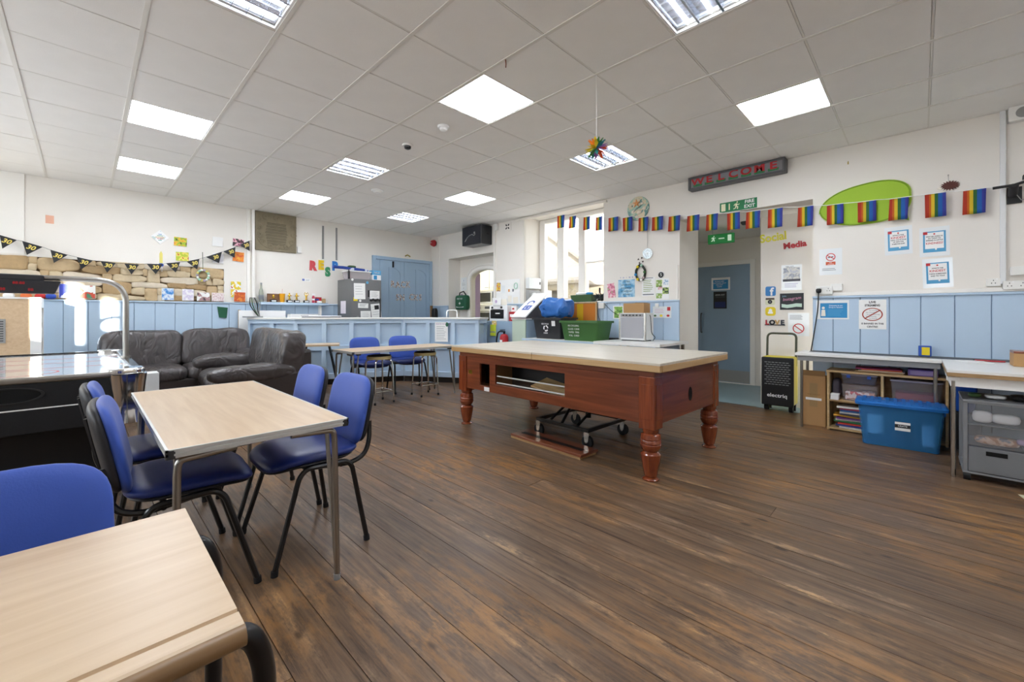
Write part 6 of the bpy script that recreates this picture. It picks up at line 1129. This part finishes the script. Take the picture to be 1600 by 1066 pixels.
t = tub('clear_tray', 'clear tray of red and chequered things in the top compartment', X0+.0, X1-.02, .285, .575, .314, .165, '#e8e2e4', '#f8f4f6', .16, None, art('tray_stuff', ['#c8505a', '#e8dcd8', '#b88a7a', '#c9bdb8', '#a83a44'], 14))
t = thing('white_card_stack', 'stack of white cards at the front of the shelf unit', 'cards', (5.34, .63, .314)); ob('cards', B().box(-.05, -.035, 0, .05, .03, .05), 'paper', t); ob('top_card', B().box(-.055, -.04, .05, .05, .032, .056), 'white', t)
ob('grey_bag', B().sell((0, 0, .10), (.2, .075, .20), .6, .6, 14, 10), mat('bag_grey', '#5a5460', .6, var=.4, vscale=14, bump=.4), loc=(5.48, .626, .315), smooth=True, label='dark grey cloth bag squeezed beside the clear tray', cat='bag')
tub('clear_box', 'clear lidded box with red things in the compartment behind the blue crate', X0+.01, X1-.02, -.15, .20, .314, .235, '#c8c4c8', '#ece8ec', .2, 'grey_clear', mat('red_stuff', '#9a3f4c', .6, var=.4, vscale=12))
cols_ = ['#d8d4cc', '#2f3f8a', '#c8443a', '#3a8a5a', '#e8e4dc', '#6a3a7a', '#d8a03a', '#404048', '#c9c4ba', '#3f6fb0', '#b84a6a', '#efece6']
for k, c_ in enumerate(cols_):
    ob('magazine', B().box(-.10, -.14, 0, .10, .14, .014), mat('mag%d' % k, c_, .5), loc=(5.425+random.uniform(-.012, .012), .47+random.uniform(-.03, .03), .031+.0185*k), rot=(random.uniform(-.03, .03), 0, random.uniform(-.08, .08)), label='%s magazine in the pile on the bottom shelf' % ('pale grey', 'navy', 'red', 'green', 'cream', 'purple', 'ochre', 'charcoal', 'stone-coloured', 'bright blue', 'pink', 'pure white')[k], cat='magazine', group='magazines on the bottom shelf')
for k, (c_, y_, w_) in enumerate((('#b03a6a', .30, .34), ('#d8722a', .27, .30), ('#d8d2c4', .27, .34), ('#b9986a', .28, .35))):
    ob('paper_folder', B().box(-.12, -w_/2, 0, .12, w_/2, .008), mat('fold%d' % k, c_, .6), loc=(5.44, y_, .6445-.0095*k), rot=(0, 0, .08*(1.5-k)*.5), label=('pink', 'orange', 'pale', 'brown')[k]+' folder in the flat pile on top of the shelf unit', cat='folder', group='folders on the shelf unit')
t = thing('purple_box', 'flat purple printed box on top of the shelf unit', 'box', T=FR(-.02, .613, 5.33)); ob('box', B().box(-.1, 0, -.2, .1, .055, 0), mat('purple', '#7a62b0', .5), t, bevel=.002); rect(t, 'pale_label', 0, .028, .17, .036, mat('pale_purple', '#a898cc', .5), .001)
# big blue crate
t = thing('blue_plastic_crate', 'large translucent blue plastic crate with lid on the floor', 'storage box', (5.10, .135, 0), .04)
plastic_clear('crate_blue', '#58aef0', '#a4d4fa', .34, .2); plastic_clear('lid_blue', '#2f86dc', '#6fb0ee', .7, .25)
rr = lambda a, b_, z_, r=.03: [(p[0], p[1], z_) for p in rrect(a, b_, r, 4)]
ob('crate_body', B().loft([rr(.28, .50, .004), rr(.33, .565, .37)]), 'crate_blue', t, smooth=True)
ob('lid', B().loft([rr(.365, .605, .362), rr(.37, .61, .385), rr(.35, .59, .392)]), 'lid_blue', t, smooth=True)
for k in range(10): ob('lid_rib', B().box(-.15, -.262+.0545*k, .392, .15, -.235+.0545*k, .399), 'lid_blue', t, bevel=.003)
ob('string_reel', B().lathe([(0, .09), (.035, .09), (.06, .10), (.063, .13), (.06, .15), (.063, .2), (.06, .25), (.055, .265), (.02, .265), (0, .25)], 20, (-.06, .16, 0)), 'white', t, smooth=True); ob('white_bottle', B().prism(rrect(.06, .085, .02, 3, -.08, -.185), .05, .22), 'white', t, smooth=True)
ob('hidden_blanket', B().sell((0, 0, .06), (.22, .42, .10), .5, .5, 16, 8), mat('blanket', '#2b4d78', .8), t, smooth=True); ob('white_tube', B().tube(fillet([(-.10, .05, .08), (-.10, .04, .15), (-.10, -.10, .15), (-.10, -.12, .08)], .04, 4), .006, 6), 'white', t, smooth=True); ob('red_strip', B().tube([(-.11, .05, .105), (-.11, -.11, .10)], .008, 6), 'red', t)
lb = ob('label_sticker', B().box(0, 0, 0, .10, .075, .001), 'text_black', t, T=Matrix.Translation((-.163, .03, .165)) @ FR(0, 0, 0) @ Matrix.Rotation(-.07, 4, 'X')); rect(lb, 'label_top', .05, .064, .1, .02, 'paper', .0016); rect(lb, 'label_base', .05, .012, .1, .024, 'paper', .0016); text('CRATE', .02, 'text_white', lb, .05, .04, .0016)
ob('side_handle', B().box(-.06, -.293, .31, .06, -.278, .345), 'lid_blue', t, bevel=.004)
# crate and things under the edge table
tub('blue_bin', 'deep blue bin behind the table leg under the edge table', 5.30, 5.58, -.36, -.215, .33, .22, '#1f4fa8', '#5f8fd0', .85)
ob('bin_stand', B().box(5.30, -.38, 0, 5.58, -.205, .32), 'dark_steel', label='dark low stand under the blue bin', cat='stand', bevel=.004)
t = thing('drawer_trolley', 'silver mesh drawer trolley on castors at the picture edge', 'drawer trolley', T=FR(-.49, 0, 4.36)); plastic_clear('mesh_clear', '#b9bbbe', '#f0f0f2', .25, .3)
mat('mesh_grey', '#8b8d90', .45, .4, bump=.3, bscale=400)
for x_ in (-.255, .255):
    for z_ in (-.02, -.42): ob('corner_post', B().box(x_-.012, .05, z_-.012, x_+.012, .575, z_+.012), 'mesh_grey', t, bevel=.003)
ob('top_tray', B().box(-.27, .555, -.44, .27, .575, 0), 'mesh_grey', t, bevel=.004); ob('base_tray', B().box(-.27, .05, -.44, .27, .065, 0), 'mesh_grey', t, bevel=.004)
for z0, z1, m_ in ((.41, .55, 'mesh_clear'), (.255, .40, 'mesh_clear')):
    ob('drawer', B().loft([[(-.235, z0, -.40), (.235, z0, -.40), (.235, z0, -.005), (-.235, z0, -.005)], [(-.24, z1, -.40), (.24, z1, -.40), (.24, z1, 0), (-.24, z1, 0)]]), m_, t); ob('drawer_rim', B().box(-.243, z1, -.40, .243, z1+.006, .004), 'mesh_grey', t)
for x0, x1 in ((-.24, .025), (.03, .24)):
    d = ob('fabric_drawer', B().box(x0, .07, -.4, x1, .245, 0), mat('mesh_fabric', '#77797d', .6, bump=.4, bscale=350), t, bevel=.004); ob('handle_slot', B().box((x0+x1)/2-.05, .195, 0, (x0+x1)/2+.05, .225, .002), 'dark_hole', d)
for x_, y_, z_, s, m_ in ((-.17, .455, -.07, (.1, .085, .08), 'paper'), (-.06, .45, -.08, (.14, .07, .08), 'white'), (.1, .45, -.1, (.14, .07, .1), art('tr1', ['#d8cfc0', '#b9a89a', '#e8e2d8', '#a8b0a0'], 24)), (-.10, .29, -.08, (.22, .06, .1), art('tr2', ['#b8886a', '#d8b8a0', '#8f8a90', '#c89a7a'], 24)), (.02, .31, -.05, (.07, .04, .05), 'lilac'), (.13, .31, -.03, (.07, .07, .03), 'yellow')): ob('drawer_contents', B().sell((x_, y_, z_), s, .6, .6, 12, 8), m_, t, smooth=True)
for x_ in (-.25, .22): ob('castor', B().cyl((x_-.015, .03, -.02), (x_+.02, .03, -.02), .03, n=16), 'black_rubber', t, smooth=True); ob('castor_stem', B().cyl((x_, .03, -.02), (x_, .055, -.02), .01, n=8), 'black', t)
for x_ in (-.25, .22): ob('castor', B().cyl((x_-.015, .03, -.40), (x_+.02, .03, -.40), .03, n=16), 'black_rubber', t, smooth=True)
for k, (x_, m_, s_) in enumerate(((-.20, 'tray_green', (.07, .03, .08)), (-.10, 'sleeve', (.11, .03, .14)), (.02, 'dark_steel', (.11, .04, .16)), (.15, 'sleeve', (.11, .04, .14)))): ob('trolley_top_item', B().sell((0, 0, 0), (s_[2], s_[0]*1.0, s_[1]), .7, .7, 12, 6), m_, loc=(4.52, -.49-x_, .578+s_[1]/2), smooth=True, label=('green fabric scrap', 'crumpled clear bag', 'grey pouch', 'folded clear sleeve')[k]+' on top of the drawer trolley', cat='oddment')
ob('floor_paper', B().prism([(-.1, -.14), (.1, -.14), (.1, .14), (-.1, .14)], 0, .001), mat('paper_aged', '#cfc8a8', .7), loc=(4.17, -.62, .001), rot=(0, 0, .2), label='pale sheet of paper on the floor below the drawer trolley', cat='paper')
# cardboard carton beside the shelf unit
t = thing('tall_carton', 'tall brown cardboard carton between dehumidifier and shelf unit', 'carton', (5.435, .815, 0)); ob('carton', B().box(-.06, -.105, 0, .06, .105, .53), 'cardboard', t, bevel=.002); ob('front_flap', B().box(-.063, -.10, .53, -.059, .105, .585), 'cardboard_dark', t); ob('tape', B().box(-.0612, -.035, .2, -.0602, .035, .45), 'tape', t); ob('label', B().box(-.0618, -.07, .27, -.0612, .07, .295), 'paper', t); text('THIS WAY UP', .018, 'cardboard_dark', t, 0, 0, 0).matrix_local = Matrix.Translation((-.0615, 0, .33)) @ FR(0, 0, 0)
# ---- ceiling-hung things
t = thing('hanging_pompom', 'rainbow garland pompom hanging on a white thread from the ceiling', 'decoration', (2.655, 1.745, ZC)); ob('thread', rod((0, 0, 0), (0, 0, -.50), .0025), 'white', t)
pcol = ['#e0442a', '#e8862a', '#e8cf3a', '#4f9a4a', '#3a9a9a', '#a87ac8', '#e85a2a', '#f0b83a']
for k in range(70):
    a, e_ = random.uniform(0, 2*PI), random.uniform(-.9, .9); d = Vector((math.cos(a)*math.cos(e_), math.sin(a)*math.cos(e_), math.sin(e_)*1.0)); ci = min(7, max(0, int((.5-.5*d.z)*3+(d.x-d.y)*1.6+2.5)))
    q = d.to_track_quat('Z', 'Y').to_matrix().to_4x4(); q.translation = Vector((0, 0, -.555))
    ob('paper_petal', B(q).loft([[(-.006, 0, .01), (.006, 0, .01), (.004, .002, .01)], [(-.014, .004, .05), (.014, .004, .05), (.0, .008, .05)], [(-.003, .0, .088), (.003, .0, .088), (.0, .002, .088)]]), mat('petal%d' % ci, pcol[ci], .6), t)
def detector(name, label, x, y, dark=False, r=.05):
    t = thing(name, label, 'detector', (x, y, ZC-.002)); ob('base', B().lathe([(0, 0), (r*1.1, 0), (r*1.1, -.012), (r, -.018), (0, -.018)], 24), 'white', t, smooth=True); ob('dome', B().lathe([(0, -.018), (r*.72, -.018), (r*.66, -.04), (r*.3, -.05), (0, -.05)], 20), 'dark_steel' if dark else 'white', t, smooth=True); return t
detector('smoke_detector', 'white smoke detector in the ceiling tile beside the bright panel', 2.371, 3.276); detector('ceiling_camera', 'round ceiling camera with dark eye near the smoke detector', 2.367, 3.907, True); detector('flat_detector', 'flat white round detector between the louvre light and the far wall', 2.929, 5.644, False, .08)
ob('ceiling_hook', B().tube([(0, 0, 0), (.005, 0, -.03), (.012, .01, -.05)], .004, 6), 'mahogany_x', loc=(2.05, 2.10, ZC-.004), label='tiny brown hook on the ceiling grid', cat='hook')
